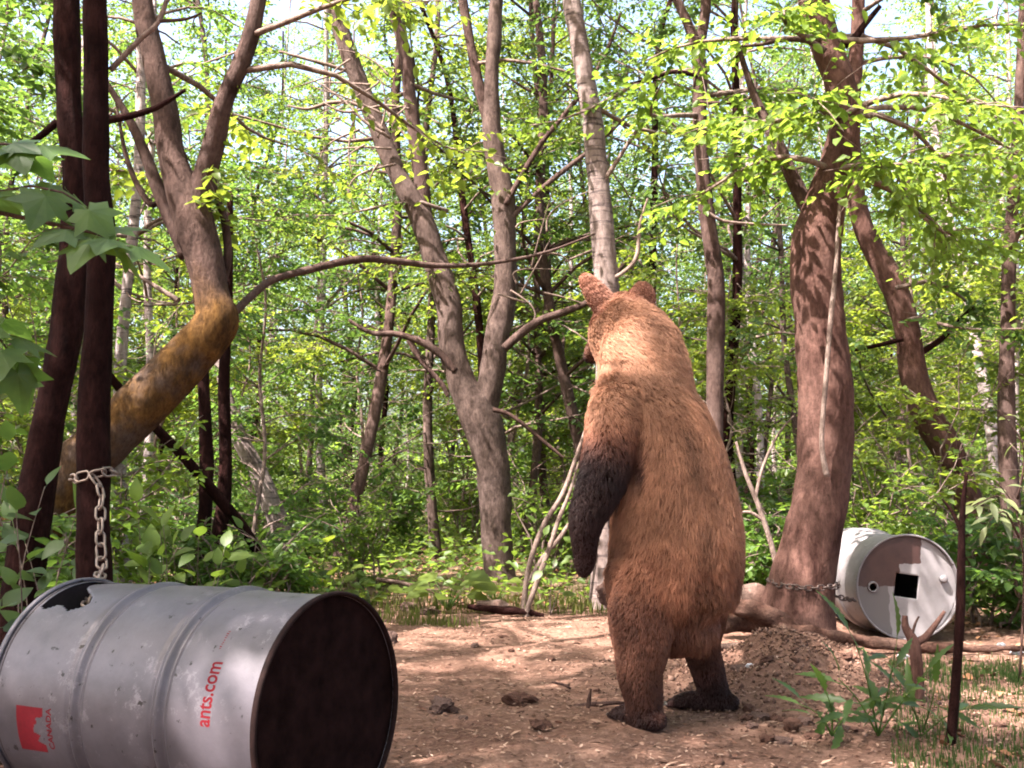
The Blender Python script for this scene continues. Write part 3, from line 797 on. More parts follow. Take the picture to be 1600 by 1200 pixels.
# subdivide into thin slices round the drum so that it lies on the curve
nw, nh = 30, 44
gw, ghh = np.meshgrid(np.linspace(0, wid, nw), np.linspace(0, hgt, nh), indexing='ij')
ig = (np.arange(nw - 1)[:, None] * nh + np.arange(nh - 1)[None]).ravel(); Fe = np.stack([ig, ig + 1, ig + nh + 1, ig + nh], -1)
mw, mh = gw.ravel()[Fe].mean(1), ghh.ravel()[Fe].mean(1)
poly = np.array(leafcut); ins = np.zeros(len(mw), bool)
for (ax_, ay_), (bx2, by2) in zip(poly, np.roll(poly, -1, 0)):
    cr = (ay_ > mh) != (by2 > mh)
    ins ^= cr & (mw < (bx2 - ax_) * (mh - ay_) / (by2 - ay_ + 1e-12) + ax_)
wrap_print('emblem', np.stack([ghh.ravel() - hgt, gw.ravel(), 0 * gw.ravel()], -1), Fe[ins], ul[0], ul[1], 'red_print')
Vt, Ft = text_mesh('CANADA', .026, .0006)
Vt[:, 0] -= Vt[:, 0].max()
ut = drum_uv(72, 1107)
wrap_text('lettering', Vt, Ft, ut[0] - .008, ut[1], 'red_print')

# the far white drum
drum2 = empty('steel_drum', (2.235, 6.22, 0.0), 'white steel drum beside the thick trunk, square hole and brown patch in its end', 'drum')
drum2.rotation_euler = (0, 0, math.pi / 2 + .03)
V, Fq = drum_shell(80, 90, dent=.016, seed=4.0)
solid(obj('shell', mesh_np('shell', V + OFF, Fq, M['drum_white'], True), drum2), .0015, -1)
for s0 in (0, DL):
    obj('rim', mesh_np('rim', *(lambda v, f: (v + OFF, f))(*ring_geo(s0, DR - .001, .007, sq=1.5)), M['drum_white'], True), drum2)
# end plate: grid of cells with a square opening; painted white with a rust-brown patch
cm, nt, bs, lk = new_mat('drum_end_paint')
tc = N_(nt, 'ShaderNodeTexCoord'); sp_ = N_(nt, 'ShaderNodeSeparateXYZ'); lk.new(tc.outputs['Object'], sp_.inputs[0])
nz = N_(nt, 'ShaderNodeTexNoise', Scale=9, Detail=6, Roughness=.6); lk.new(tc.outputs['Object'], nz.inputs[0])


def mth(op, a, b=None):
    n = N_(nt, 'ShaderNodeMath', operation=op)
    for k, v in enumerate((a, b)):
        if v is None: continue
        if isinstance(v, (int, float)): n.inputs[k].default_value = v
        else: lk.new(v, n.inputs[k])
    return n.outputs[0]


# local y is towards the picture's left for this drum; z up from the ground
wob = mth('MULTIPLY', mth('SUBTRACT', nz.outputs[0], .5), .07)
yy = mth('ADD', sp_.outputs['Y'], wob); zz = mth('ADD', mth('SUBTRACT', sp_.outputs['Z'], DR), wob)
b1 = mth('MULTIPLY', mth('GREATER_THAN', yy, .045), mth('GREATER_THAN', zz, .0))
b2 = mth('MULTIPLY', mth('GREATER_THAN', yy, -.085), mth('GREATER_THAN', zz, .13))
b3 = mth('MULTIPLY', mth('MULTIPLY', mth('GREATER_THAN', yy, -.03), mth('LESS_THAN', yy, .07)), mth('GREATER_THAN', zz, .20))
msk = mth('MAXIMUM', mth('MAXIMUM', b1, b2), b3)
rw = ramp(nt, [(.3, (.19, .172, .178)), (.7, (.265, .243, .25))]); lk.new(nz.outputs[0], rw.inputs[0])
rb_ = ramp(nt, [(.3, (.034, .0135, .011)), (.7, (.066, .030, .025))]); lk.new(nz.outputs[0], rb_.inputs[0])
m1 = N_(nt, 'ShaderNodeMix', data_type='RGBA'); lk.new(msk, m1.inputs[0]); lk.new(rw.outputs[0], m1.inputs[6]); lk.new(rb_.outputs[0], m1.inputs[7])
g1 = mth('MULTIPLY', mth('GREATER_THAN', yy, .10), mth('LESS_THAN', zz, .0))
m2 = N_(nt, 'ShaderNodeMix', data_type='RGBA'); lk.new(g1, m2.inputs[0]); lk.new(m1.outputs[2], m2.inputs[6]); m2.inputs[7].default_value = (.115, .10, .10, 1)
lk.new(m2.outputs[2], bs.inputs['Base Color']); bs.inputs['Roughness'].default_value = .5
g = np.linspace(-DR, DR, 61)
G1, G2 = np.meshgrid(g * 1.02, g * 1.02, indexing='ij')
t_ = math.radians(8); Gy, Gz = G1 * math.cos(t_) - G2 * math.sin(t_), G1 * math.sin(t_) + G2 * math.cos(t_)
rr_ = np.hypot(Gy, Gz); sc_ = np.where(rr_ > DR - .008, (DR - .008) / np.maximum(rr_, 1e-6), 1)
Vc = np.stack([np.full_like(Gy, .016), Gy * sc_, Gz * sc_], -1).reshape(-1, 3)
Vc[:, 0] += .008 * sn(Vc, 3.0, 8)
ic = (np.arange(60)[:, None] * 61 + np.arange(60)[None]).ravel()
Fc = np.stack([ic, ic + 1, ic + 62, ic + 61], -1)
area_ok = (rr_.reshape(-1)[Fc].min(1) < DR - .008)
cy, cz = Vc[Fc].mean(1)[:, 1], Vc[Fc].mean(1)[:, 2]
hy, hz = (cy - .0) * math.cos(t_) + (cz - .0) * math.sin(t_), -(cy) * math.sin(t_) + cz * math.cos(t_)
hole = (np.abs(hy - .005) < .062) & (np.abs(hz - .005) < .062)
bung = np.hypot(cy - .195, cz + .0) < .021
Fc = Fc[area_ok & ~hole & ~bung]
Vc += OFF
lid2 = solid(obj('lid', mesh_np('lid', Vc, Fc, cm, True), drum2), .002, -1); lid2['label'] = 'white end with brown patch and square hole'
solid(obj('lid', mesh_np('lid', *(lambda v, f: (v + OFF, f))(*lid_geo(DL - .014, DR - .004)), M['drum_in'], True), drum2), .002, -1)
obj('bung_ring', mesh_np('bung_ring', *(lambda v, f: (v + OFF + [.012, .195, 0], f))(*ring_geo(0, .026, .006, 24, 6)), M['drum_white'], True), lid2)
Vb, Fb = tube(np.array([[.018, -.205, .045], [-.004, -.205, .045], [-.012, -.205, .045], [-.016, -.205, .045]]), [.022, .024, .02, .012], 12)
obj('bung_plug', mesh_np('bung_plug', Vb + OFF, Fb, M['drum_white'], True), lid2)

# ------------------------------------------------------------------ chains
M['chain'] = plain('chain_steel', (.22, .165, .135), .5, .35, 40, .4, .55)
M['chain_dark'] = plain('chain_dark', (.07, .05, .045), .5, .4, 40, .4, .6)


def link_mesh(L, W, r, mat):
    a = np.linspace(0, 2 * np.pi, 28, endpoint=False)
    h = (L - W) / 2
    P = np.stack([np.cos(a) * W / 2, 0 * a, np.sin(a) * W / 2 + np.where(np.sin(a) >= 0, h, -h)], -1)
    n = len(P)
    T = np.roll(P, -1, 0) - np.roll(P, 1, 0); T = unit(T)
    Y = np.array([0, 1., 0]); U = unit(np.cross(T, Y))
    b = np.linspace(0, 2 * np.pi, 8, endpoint=False)
    V = (P[:, None] + r * (np.cos(b)[None, :, None] * U[:, None] + np.sin(b)[None, :, None] * Y)).reshape(-1, 3)
    i = np.arange(n)[:, None]; j = np.arange(8)[None]; i2 = (i + 1) % n; j2 = (j + 1) % 8
    return mesh_np('link', V, np.stack([i * 8 + j, i * 8 + j2, i2 * 8 + j2, i2 * 8 + j], -1).reshape(-1, 4), M[mat], True)


def chain(name, label, path, L, W, r, mat, twist=0.0):
    path = smooth_path(path, 400)
    seg = np.concatenate([[0], np.cumsum(np.linalg.norm(np.diff(path, axis=0), axis=1))])
    pitch = L - 2 * r * 1.05
    n = int(seg[-1] / pitch)
    root = empty(name, path[0], label, 'chain')
    me = link_mesh(L, W, r, mat)
    o0 = np.array(root.location)
    for k in range(n):
        c0 = np.array([np.interp(k * pitch, seg, path[:, d]) for d in range(3)])
        c1 = np.array([np.interp((k + 1) * pitch, seg, path[:, d]) for d in range(3)])
        z = Vector(c1 - c0).normalized()
        q = Vector((0, 0, 1)).rotation_difference(z).to_matrix() @ Matrix.Rotation((k % 2) * math.pi / 2 + twist + .12 * math.sin(k * 2.1), 3, 'Z')
        lo = obj('link', me, root)
        lo.matrix_local = Matrix.Translation(Vector((c0 + c1) / 2 - o0)) @ q.to_4x4()
    return root


tc_ = at(146, 745, 3.72); tr_ = 27 * 3.72 / F_PX + .006
wrap = []
for q in np.linspace(math.radians(-75), math.radians(275), 15):                # once round the trunk, starting and ending in front
    wrap.append(tc_ + np.array([math.cos(q) * tr_, math.sin(q) * tr_, .014 * math.cos(q) + .004]))
wrap = wrap[::-1]
hang = at(158, 765, 3.65)
p_end = drum_world(DL * .90, ha, DR - .06)
pts = wrap + [hang, at(157, 800, 3.60), at(157, 850, 3.55), at(158, 893, 3.48), p_end]
chain('chain', 'steel link chain hanging from the dark trunk down into the silver drum', pts, .054, .032, .0042, 'chain')
tb = at(1256, 908, 6.05); rb2 = 50 * 6.05 / F_PX + .01
wrap = [tb + np.array([math.cos(q) * rb2, math.sin(q) * rb2, .02 * math.sin(q)]) for q in np.linspace(math.radians(0), math.radians(-250), 12)][::-1]
chain('chain', 'dark rusty chain from the foot of the thick trunk to the white drum', wrap[2:-1] + [at(1296, 926, 5.98), at(1318, 935, 6.0), at(1338, 938, 6.12)], .042, .028, .004, 'chain_dark')

# ------------------------------------------------------------------ the bear
FACE = unit([-.6, .8, 0]); LEFT = unit([-.8, -.6, 0]); UP = np.array([0, 0, 1.])
M['fur_skin'] = attr_mat('fur_skin', .9, .05)
bear_parts, bone_pts, bone_tag = [], [], []
# tag rows: fur length, darkness colour (r,g,b)
TAN = (.265, .125, .073); LIGHT = (.275, .136, .082); RED = (.205, .085, .048); DARK = (.026, .011, .010); MID = (.115, .045, .027); EAR = (.27, .115, .075)


def bone(pts, fur, col, frame=None, n=None):
    """pts rows: (px, py, Y, half width px, half depth px, [colour], [fur]) ; sections are ellipses on (LEFT, FACE) or round"""
    P = np.array([at(p[0], p[1], p[2]) for p in pts])
    A = np.array([p[3] * p[2] / F_PX for p in pts]); B = np.array([p[4] * p[2] / F_PX for p in pts])
    cols = np.array([p[5] if len(p) > 5 else col for p in pts]); furs = np.array([p[6] if len(p) > 6 else fur for p in pts])
    n = n or 7 * len(pts)
    Q = smooth_path(np.concatenate([P, A[:, None], B[:, None], cols, furs[:, None]], 1), n)
    P, A, B = Q[:, :3], np.maximum(Q[:, 3], .004), np.maximum(Q[:, 4], .004)
    T = unit(np.gradient(P, axis=0))
    ref = LEFT if frame is None else np.asarray(frame, float)
    U = unit(ref - T * (T @ ref)[:, None]); Vv = np.cross(T, U)
    # rounded ends
    ends = []
    for sgn, k in ((-1, 0), (1, n - 1)):
        e = []
        for th in (.35, .7, 1.05, 1.35):
            m_ = min(A[k], B[k])
            e.append((P[k] + sgn * T[k] * m_ * math.sin(th), A[k] * math.cos(th), B[k] * math.cos(th), U[k], Vv[k]))
        ends.append(e)
    rows = [e for e in ends[0][::-1]] + [(P[k], A[k], B[k], U[k], Vv[k]) for k in range(n)] + ends[1]
    a = np.linspace(0, 2 * np.pi, 24, endpoint=False)
    V = np.array([p + np.cos(a)[:, None] * aa * u + np.sin(a)[:, None] * bb * v for p, aa, bb, u, v in rows]).reshape(-1, 3)
    m = len(rows); i = np.arange(m - 1)[:, None] * 24; j = np.arange(24)[None]; j2 = (j + 1) % 24
    Fq = np.stack([i + j, i + j2, i + 24 + j2, i + 24 + j], -1).reshape(-1, 4).tolist()
    Fq.append(list(range(24))[::-1]); Fq.append(list(range((m - 1) * 24, m * 24)))
    bear_parts.append((V, Fq))
    for k in range(n):
        r_ = max(A[k], B[k])
        for aa in np.linspace(0, 2 * np.pi, 8, endpoint=False):   # tags on the surface of the bone
            bone_pts.append(P[k] + math.cos(aa) * A[k] * U[k] + math.sin(aa) * B[k] * Vv[k]); bone_tag.append(np.r_[Q[k, 8], Q[k, 5:8]])


# torso from rump to neck
bone([(1056, 968, 4.06, 66, 54, MID), (1052, 935, 4.06, 88, 82, RED), (1058, 880, 4.06, 95, 90, RED), (1056, 810, 4.06, 93, 88, TAN), (1047, 745, 4.06, 90, 84, TAN), (1030, 690, 4.08, 84, 78, TAN), (1012, 640, 4.10, 76, 72, LIGHT), (1006, 590, 4.13, 68, 64, LIGHT), (1002, 545, 4.16, 62, 58, LIGHT)], .060, TAN)
# head, muzzle, cheeks
bone([(1006, 560, 4.16, 55, 53, LIGHT), (996, 524, 4.19, 52, 50, TAN), (981, 505, 4.24, 51, 40, TAN, .018), (962, 512, 4.34, 43, 34, MID, .014), (944, 532, 4.42, 27, 23, MID, .010), (929, 550, 4.47, 17, 16, MID, .006), (923, 557, 4.50, 13, 12, DARK, .005)], .030, TAN, frame=unit([.8, .5, 0]))
bone([(946, 512, 4.25, 24, 28), (952, 535, 4.24, 26, 30), (965, 555, 4.22, 32, 34)], .028, TAN, frame=unit([.8, .5, 0]), n=12)
bone([(950, 486, 4.27, 22, 20), (978, 477, 4.27, 24, 20), (1004, 484, 4.26, 24, 20)], .014, TAN, n=12)
# ears: rounded cups seen from behind
EF = unit([-.75, -.55, .25])
bone([(948, 482, 4.25, 22, 14), (935, 464, 4.24, 21, 12), (922, 446, 4.23, 17, 10), (913, 434, 4.22, 11, 8)], .008, EAR, frame=unit([.8, .3, .5]), n=18)
bone([(1000, 482, 4.24, 24, 14), (1003, 464, 4.24, 24, 12), (1004, 452, 4.24, 20, 10), (1004, 447, 4.24, 14, 8)], .008, EAR, frame=unit([.9, .3, 0]), n=18)
# shoulder and left arm
bone([(975, 628, 4.02, 44, 42, LIGHT), (962, 660, 3.97, 44, 42, TAN), (955, 695, 3.94, 39, 38, MID, .03), (946, 735, 3.91, 35, 34, DARK, .03), (932, 775, 3.90, 30, 30, DARK, .026), (918, 808, 3.91, 25, 26, DARK, .022), (914, 840, 3.93, 20, 21, DARK, .018), (914, 864, 3.95, 17, 19, DARK, .012), (912, 882, 3.965, 14, 19, DARK, .009), (911, 892, 3.975, 10, 15, DARK, .007)], .03, DARK)
# right arm, mostly hidden in front of the belly, its paw showing beside the hip
bone([(1030, 640, 4.24, 44, 42, TAN), (1005, 700, 4.34, 38, 36, MID), (985, 780, 4.42, 30, 30, DARK), (980, 850, 4.36, 24, 24, DARK, .02), (966, 898, 4.24, 18, 18, MID, .012), (952, 921, 4.20, 14, 13, MID, .006)], .03, DARK)
for q, (x_, y_) in enumerate(((934, 920), (935, 931), (940, 940), (948, 947))):
    bone([(956, 918 + q * 5, 4.20 + .012 * q, 8, 8), ((956 + x_) / 2, (918 + q * 5 + y_) / 2 - 1, 4.19 + .012 * q, 7, 7), (x_, y_, 4.18 + .012 * q, 5, 5)], .003, (.26, .16, .135), n=8)
# left leg
bone([(1012, 915, 4.0, 62, 60, RED), (1003, 965, 3.96, 48, 50, MID, .028), (1003, 1010, 3.93, 37, 44, MID, .024), (1000, 1050, 3.92, 29, 36, (.085, .034, .021), .020), (1005, 1085, 3.93, 25, 30, (.065, .026, .018), .018), (1007, 1112, 3.94, 22, 26, (.055, .022, .016), .014), (1009, 1126, 3.94, 21, 24, DARK, .010)], .034, MID)
lf = np.array([at(1010, 1128, 3.94)[0], 3.94]); rf_ = np.array([at(1118, 1088, 4.30)[0], 4.30])


def foot(c, yaw, seed):
    d = unit([math.cos(yaw), math.sin(yaw), 0]); sd = np.array([-d[1], d[0], 0])
    g0 = float(gh(c[0], c[1]))
    c3 = np.array([c[0], c[1], g0])

    def raw(P):
        x_, y_ = px_of(P); return (float(x_), float(y_), float(P[1]))
    rows = []
    for t, w, h in ((-.055, .040, .034), (0, .048, .042), (.07, .052, .036), (.12, .052, .030), (.15, .046, .024)):
        P = c3 + d * t + UP * h * .92
        rows.append((*raw(P), w * F_PX / P[1], h * F_PX / P[1]))
    bone(rows, .012, DARK, frame=sd)
    for k in range(5):
        o_ = (k - 2) * .021
        r2 = []
        for t, h in ((.13, .020), (.17 - abs(k - 2) * .006, .019), (.19 - abs(k - 2) * .007, .014)):
            P = c3 + d * t + sd * o_ + UP * h
            r2.append((*raw(P), .012 * F_PX / P[1], .012 * F_PX / P[1]))
        bone(r2, .006, DARK, frame=sd, n=8)
    return c3, d, sd


yawL, yawR = math.radians(118), math.radians(158)
footL = foot(lf, yawL, 1)
bone([(1088, 915, 4.16, 54, 56, RED), (1092, 960, 4.20, 36, 44, MID, .028), (1095, 1005, 4.24, 25, 30, (.08, .032, .02), .022), (1105, 1045, 4.27, 23, 26, (.05, .02, .016), .018), (1113, 1072, 4.29, 21, 24, DARK, .014), (1119, 1086, 4.30, 20, 22, DARK, .010)], .034, MID)
footR = foot(rf_, yawR, 2)
# short tail
bone([(1098, 905, 3.93, 14, 12), (1104, 925, 3.90, 11, 10), (1107, 942, 3.89, 7, 7)], .03, RED, n=10)

Vb, Fb = [], []
for V, Fq in bear_parts:
    o_ = len(Vb); Vb += V.tolist(); Fb += [[i_ + o_ for i_ in f] for f in Fq]
tmp = bpy.data.objects.new('bear_raw', mesh_np('bear_raw', np.array(Vb), Fb)); C.objects.link(tmp)
md = tmp.modifiers.new('r', 'REMESH'); md.mode = 'VOXEL'; md.voxel_size = .0085
md = tmp.modifiers.new('s', 'SMOOTH'); md.factor = .5; md.iterations = 7
bpy.context.view_layer.update()
bm_ = bpy.data.meshes.new_from_object(tmp.evaluated_get(bpy.context.evaluated_depsgraph_get()))
bpy.data.objects.remove(tmp)
nv = len(bm_.vertices)
BV = np.empty(nv * 3, np.float32); bm_.vertices.foreach_get('co', BV); BV = BV.reshape(-1, 3).astype(float)
BN = np.array([v.normal for v in bm_.vertices], float)
kd = kdtree.KDTree(len(bone_pts))
for i_, p in enumerate(bone_pts): kd.insert(p, i_)
kd.balance()
bone_tag = np.array(bone_tag)


def tags_at(P):
    out = np.empty((len(P), 4))
    for i_, p in enumerate(P):
        r = kd.find_n(p, 6)
        w = np.array([1 / (x[2] + .006) ** 2 for x in r]); w /= w.sum()
        out[i_] = w @ bone_tag[[x[1] for x in r]]
    return out


VT = tags_at(BV)
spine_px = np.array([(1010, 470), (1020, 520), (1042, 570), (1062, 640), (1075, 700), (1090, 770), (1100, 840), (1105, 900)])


def fur_colour(P, T, rng=None):
    col = T[:, 1:4].copy()
    col *= (1 + .20 * sn(P, 9, 1) + .12 * sn(P, 26, 2))[:, None]
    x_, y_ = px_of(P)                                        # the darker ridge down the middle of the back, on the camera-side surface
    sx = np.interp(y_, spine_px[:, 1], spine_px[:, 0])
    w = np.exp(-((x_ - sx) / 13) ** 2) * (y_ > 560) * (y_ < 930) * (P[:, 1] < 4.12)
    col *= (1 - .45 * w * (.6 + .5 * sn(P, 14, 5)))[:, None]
    return np.clip(col, .008, .8)


bear = empty('bear', (float((lf[0] + rf_[0]) / 2), float((lf[1] + rf_[1]) / 2), float(gh(.8, 4.1))), 'cinnamon-brown bear standing upright on its hind legs with its back turned', 'bear')
b0 = np.array(bear.location)
a_ = bm_.color_attributes.new('col', 'FLOAT_COLOR', 'POINT')
cc = np.ones((nv, 4), np.float32); cc[:, :3] = fur_colour(BV, VT) * .6
a_.data.foreach_set('color', cc.ravel())
bm_.vertices.foreach_set('co', (BV - b0).astype(np.float32).ravel())
bm_.polygons.foreach_set('use_smooth', np.ones(len(bm_.polygons), bool))
bm_.materials.clear(); bm_.materials.append(M['fur_skin'])
bm_.name = 'body'
bm_.update()
obj('body', bm_, bear)

# fur strands
rng = np.random.default_rng(77)
bm_.calc_loop_triangles()
TRI = np.empty(len(bm_.loop_triangles) * 3, np.int32); bm_.loop_triangles.foreach_get('vertices', TRI); TRI = TRI.reshape(-1, 3)
ar = .5 * np.linalg.norm(np.cross(BV[TRI[:, 1]] - BV[TRI[:, 0]], BV[TRI[:, 2]] - BV[TRI[:, 0]]), axis=1)
NS = 130000
ti = rng.choice(len(TRI), NS, p=ar / ar.sum())
u, v = rng.uniform(size=NS), rng.uniform(size=NS); fl = u + v > 1; u[fl] = 1 - u[fl]; v[fl] = 1 - v[fl]
wts = np.stack([1 - u - v, u, v], -1)[..., None]
SP = (BV[TRI[ti]] * wts).sum(1); SNm = unit((BN[TRI[ti]] * wts).sum(1)); ST = (VT[TRI[ti]] * wts).sum(1)
flow = np.tile(np.array([0, 0, -1.]), (NS, 1)) + .35 * np.stack([sn(SP, 4, 11), sn(SP, 4, 12), .3 * sn(SP, 4, 13)], -1)
bk = np.array([.25, -.5, 0])
head = SP[:, 2] > at(1000, 570, 4.2)[2]
flow[head] += np.array([.5, -.7, .3])                       # on the head the coat runs back from the muzzle to the nape
flow += rng.normal(size=flow.shape) * .30
flow = unit(flow - SNm * (flow * SNm).sum(1, keepdims=True))
LEN = ST[:, 0] * rng.uniform(.65, 1.15, NS) * (1 + .25 * sn(SP, 6, 21))
lift = np.clip(.46 + .22 * sn(SP, 5, 22), .14, .85)[:, None]
dirv = unit(flow + SNm * lift)
TIP = SP + dirv * LEN[:, None] - SNm * 0
# clumps
NC = 7000
cidx = rng.choice(NS, NC, replace=False)
kc = kdtree.KDTree(NC)
for i_, k_ in enumerate(cidx): kc.insert(SP[k_], i_)
kc.balance()
own = np.array([kc.find(p)[1] for p in SP])
TIP = TIP * .74 + TIP[cidx][own] * .26
csh = rng.normal(size=NC) * .09
COL = fur_colour(SP, ST) * (1 + csh[own] + rng.normal(size=NS) * .10)[:, None]
K = 5
tt = np.linspace(0, 1, K)[None, :, None]
MIDP = SP + SNm * LEN[:, None] * .30 + (TIP - SP) * .45
PTS = (1 - tt) ** 2 * SP[:, None] + 2 * tt * (1 - tt) * MIDP[:, None] + tt ** 2 * TIP[:, None] - b0
hc = bpy.data.hair_curves.new('fur')
hc.add_curves([K] * NS)
hc.attributes['position'].data.foreach_set('vector', PTS.astype(np.float32).ravel()) if 'position' in hc.attributes else hc.points.foreach_set('position', PTS.astype(np.float32).ravel())
ra_ = hc.attributes.get('radius') or hc.attributes.new('radius', 'FLOAT', 'POINT')
ra_.data.foreach_set('value', np.tile(np.array([.0010, .0009, .0007, .0005, .0002], np.float32), NS))
ca = hc.attributes.new('col', 'FLOAT_COLOR', 'CURVE')
c4 = np.ones((NS, 4), np.float32); c4[:, :3] = np.clip(COL, .006, .85); ca.data.foreach_set('color', c4.ravel())
fm, nt, bs, lk = new_mat('bear_fur')
at_ = N_(nt, 'ShaderNodeAttribute', attribute_name='col'); hi = N_(nt, 'ShaderNodeHairInfo')
rmp = ramp(nt, [(0, (.75, .75, .75)), (1, (1.2, 1.2, 1.2))]); lk.new(hi.outputs['Intercept'], rmp.inputs[0])
mxf = N_(nt, 'ShaderNodeMix', data_type='RGBA', blend_type='MULTIPLY'); mxf.inputs[0].default_value = 1
lk.new(at_.outputs['Color'], mxf.inputs[6]); lk.new(rmp.outputs[0], mxf.inputs[7]); lk.new(mxf.outputs[2], bs.inputs['Base Color'])
bs.inputs['Roughness'].default_value = .6; bs.inputs['Specular IOR Level'].default_value = .25
hc.materials.append(fm)
obj('fur', hc, bear)
M['claw'] = plain('claw', (.05, .04, .035), .4, .3, 40, .5)
for c3, d, sd in (footL, footR):
    for k in range(5):
        p0 = c3 + d * (.185 - abs(k - 2) * .007) + sd * (k - 2) * .021 + UP * .016
        obj('claw', mesh_np('claw', *tube(np.array([p0, p0 + d * .015 + UP * .002, p0 + d * .03 - UP * .009]) - b0, [.005, .004, .001], 6), M['claw'], True), bear)
for k in range(4):                                           # claws of the hanging left paw
    p0 = at(905 + k * 4.5, 893 - abs(k - 1.5), 3.965)
    obj('claw', mesh_np('claw', *tube(np.array([p0, p0 + [0, .004, -.014], p0 + [0, .012, -.024]]) - b0, [.004, .0035, .001], 6), M['claw'], True), bear)
M['nose'] = plain('nose', (.02, .015, .015), .35, .2, 30, .5)
pn = at(919, 558, 4.525)
Vn, Fn = tube(np.array([pn + [.012, -.02, .0], pn, pn + [-.006, .014, 0]]), [.018, .02, .010], 10)
obj('nose', mesh_np('nose', Vn - b0, Fn, M['nose'], True), bear)

# ------------------------------------------------------------------ logs, sticks and chunks on the ground
M['log_bark'] = bark('log_bark', (.030, .0125, .0095), (.15, .08, .06), 12, patch=(.115, .068, .053), bump=.9, stretch=1)
M['log_pale'] = bark('log_pale', (.06, .034, .027), (.27, .19, .16), 14, patch=(.09, .05, .04), bump=.8, stretch=1)
M['dirt'] = plain('dirt_clod', (.085, .045, .034), .95, .6, 14, .05, 0, .6)
M['bark_chip'] = plain('bark_chip', (.10, .062, .052), .9, .6, 12, .1, 0, .6)


def log(name, label, pts, Y, mat, group=None, cat='log', rough=.24, sides=16):
    P, R = limb_px(pts, Y)
    root = tag(obj(name, None, None), label, cat, group) if False else None
    o_ = P[0].copy()
    Q = smooth_path(np.concatenate([P, R[:, None]], 1), 3 * len(P))
    V, Fq = tube(Q[:, :3] - o_, Q[:, 3], sides, rough, 6, len(label))
    V = V * (1 + 0 * V); V += .006 * sn(V, 24, 3)[:, None] * unit(V - np.repeat(Q[:, :3] - o_, sides, 0)) * min(1, R.max() / .03)
    ob = obj(name, mesh_np(name, V, Fq, M[mat], False), None, o_)
    return tag(ob, label, cat, group)


log('log', 'pale broken log lying against the foot of the thick trunk', [(1110, 934, 34), (1160, 938, 40), (1200, 942, 42), (1236, 955, 36)], 6.25, 'log_pale')
log('log', 'reddish bark log lying between the bear and the thick trunk', [(1105, 972, 34), (1150, 974, 38), (1200, 976, 36), (1240, 985, 30)], 5.85, 'log_bark')
log('log', 'dark bark slab propped across the pale log', [(1130, 945, 16), (1180, 955, 24), (1225, 975, 24), (1250, 994, 16)], 5.75, 'log_bark')
log('log', 'long thin pole on the ground in front of the white drum', [(1215, 982, 24), (1290, 993, 20), (1370, 1004, 17), (1450, 1012, 16), (1540, 1014, 12), (1600, 1012, 8)], 5.72, 'log_bark')
log('root', 'twisted pale root reaching from the dirt mound towards the bear', [(1110, 1012, 10), (1160, 1010, 13), (1210, 1006, 15), (1265, 998, 17), (1285, 1010, 22)], 5.3, 'log_pale', cat='root')
log('stick', 'thin stick lying at the edge of the undergrowth beyond the silver drum', [(588, 905, 6), (630, 912, 7), (670, 922, 8), (690, 930, 6)], 8.2, 'log_pale', cat='stick')
log('stick', 'dark stick lying along the grassy edge of the clearing', [(730, 948, 8), (770, 952, 11), (815, 956, 10), (850, 962, 6)], 7.3, 'bark_dark', cat='stick')
log('stick', 'pale chopped branch end sticking out of the grass at the clearing edge', [(745, 946, 12), (775, 946, 18), (792, 952, 18)], 7.5, 'log_pale', cat='stick')
log('stick', 'short dark twig standing up in the bare dirt near the bear', [(918, 1106, 8), (921, 1090, 7), (924, 1076, 4)], 4.2, 'twig_dark', cat='stick')
log('stick', 'dark twig lying flat in the bare dirt near the bear', [(890, 1106, 5), (920, 1102, 8), (960, 1098, 6), (985, 1100, 3)], 4.35, 'twig_dark', cat='stick')
log('stick', 'thin crooked twig lying on the bare dirt', [(862, 1066, 3), (880, 1070, 4), (892, 1076, 3)], 4.75, 'twig_dark', cat='stick')
# the upright dark stick and the forked stump stick in the lower corner
st = empty('bare_stick', base_at(at(1490, 1140, 3.72)[0], 3.72), 'tall thin dark bare stick standing upright in the grass before the white drum', 'stick')
P, R = limb_px([(1484, 1175, 16), (1489, 1120, 15), (1494, 1060, 15), (1500, 960, 14), (1502, 880, 12), (1504, 800, 9), (1510, 740, 5)], 3.72)
o_ = np.array(st.location); obj('stem', mesh_np('stem', *tube(P - o_, R, 8, .08, 9, 3), M['bark_dark'], True), st)
P, R = limb_px([(1502, 830, 7), (1488, 800, 6), (1472, 780, 3)], 3.72); obj('twig', mesh_np('twig', *tube(P - o_, R, 6, .05, 9, 3), M['bark_dark'], True), st)
st = empty('forked_stick', base_at(at(1432, 1095, 4.35)[0], 4.35), 'short reddish forked stick standing in front of the white drum', 'stick')
P, R = limb_px([(1436, 1110, 18), (1434, 1060, 17), (1430, 1020, 19), (1426, 1000, 18), (1415, 980, 13), (1414, 962, 9)], 4.35)
o_ = np.array(st.location); obj('stem', mesh_np('stem', *tube(P - o_, R, 9, .12, 9, 5), M['bark_red'], True), st)
P, R = limb_px([(1428, 1006, 14), (1445, 996, 11), (1462, 975, 8), (1476, 955, 5)], 4.35); obj('twig', mesh_np('twig', *tube(P - o_, R, 7, .1, 9, 5), M['bark_red'], True), st)
P, R = limb_px([(1424, 996, 5), (1430, 975, 4), (1436, 963, 3)], 4.34); obj('twig', mesh_np('twig', *tube(P - o_, R, 6, .1, 9, 5), M['twig_dark'], True), st)


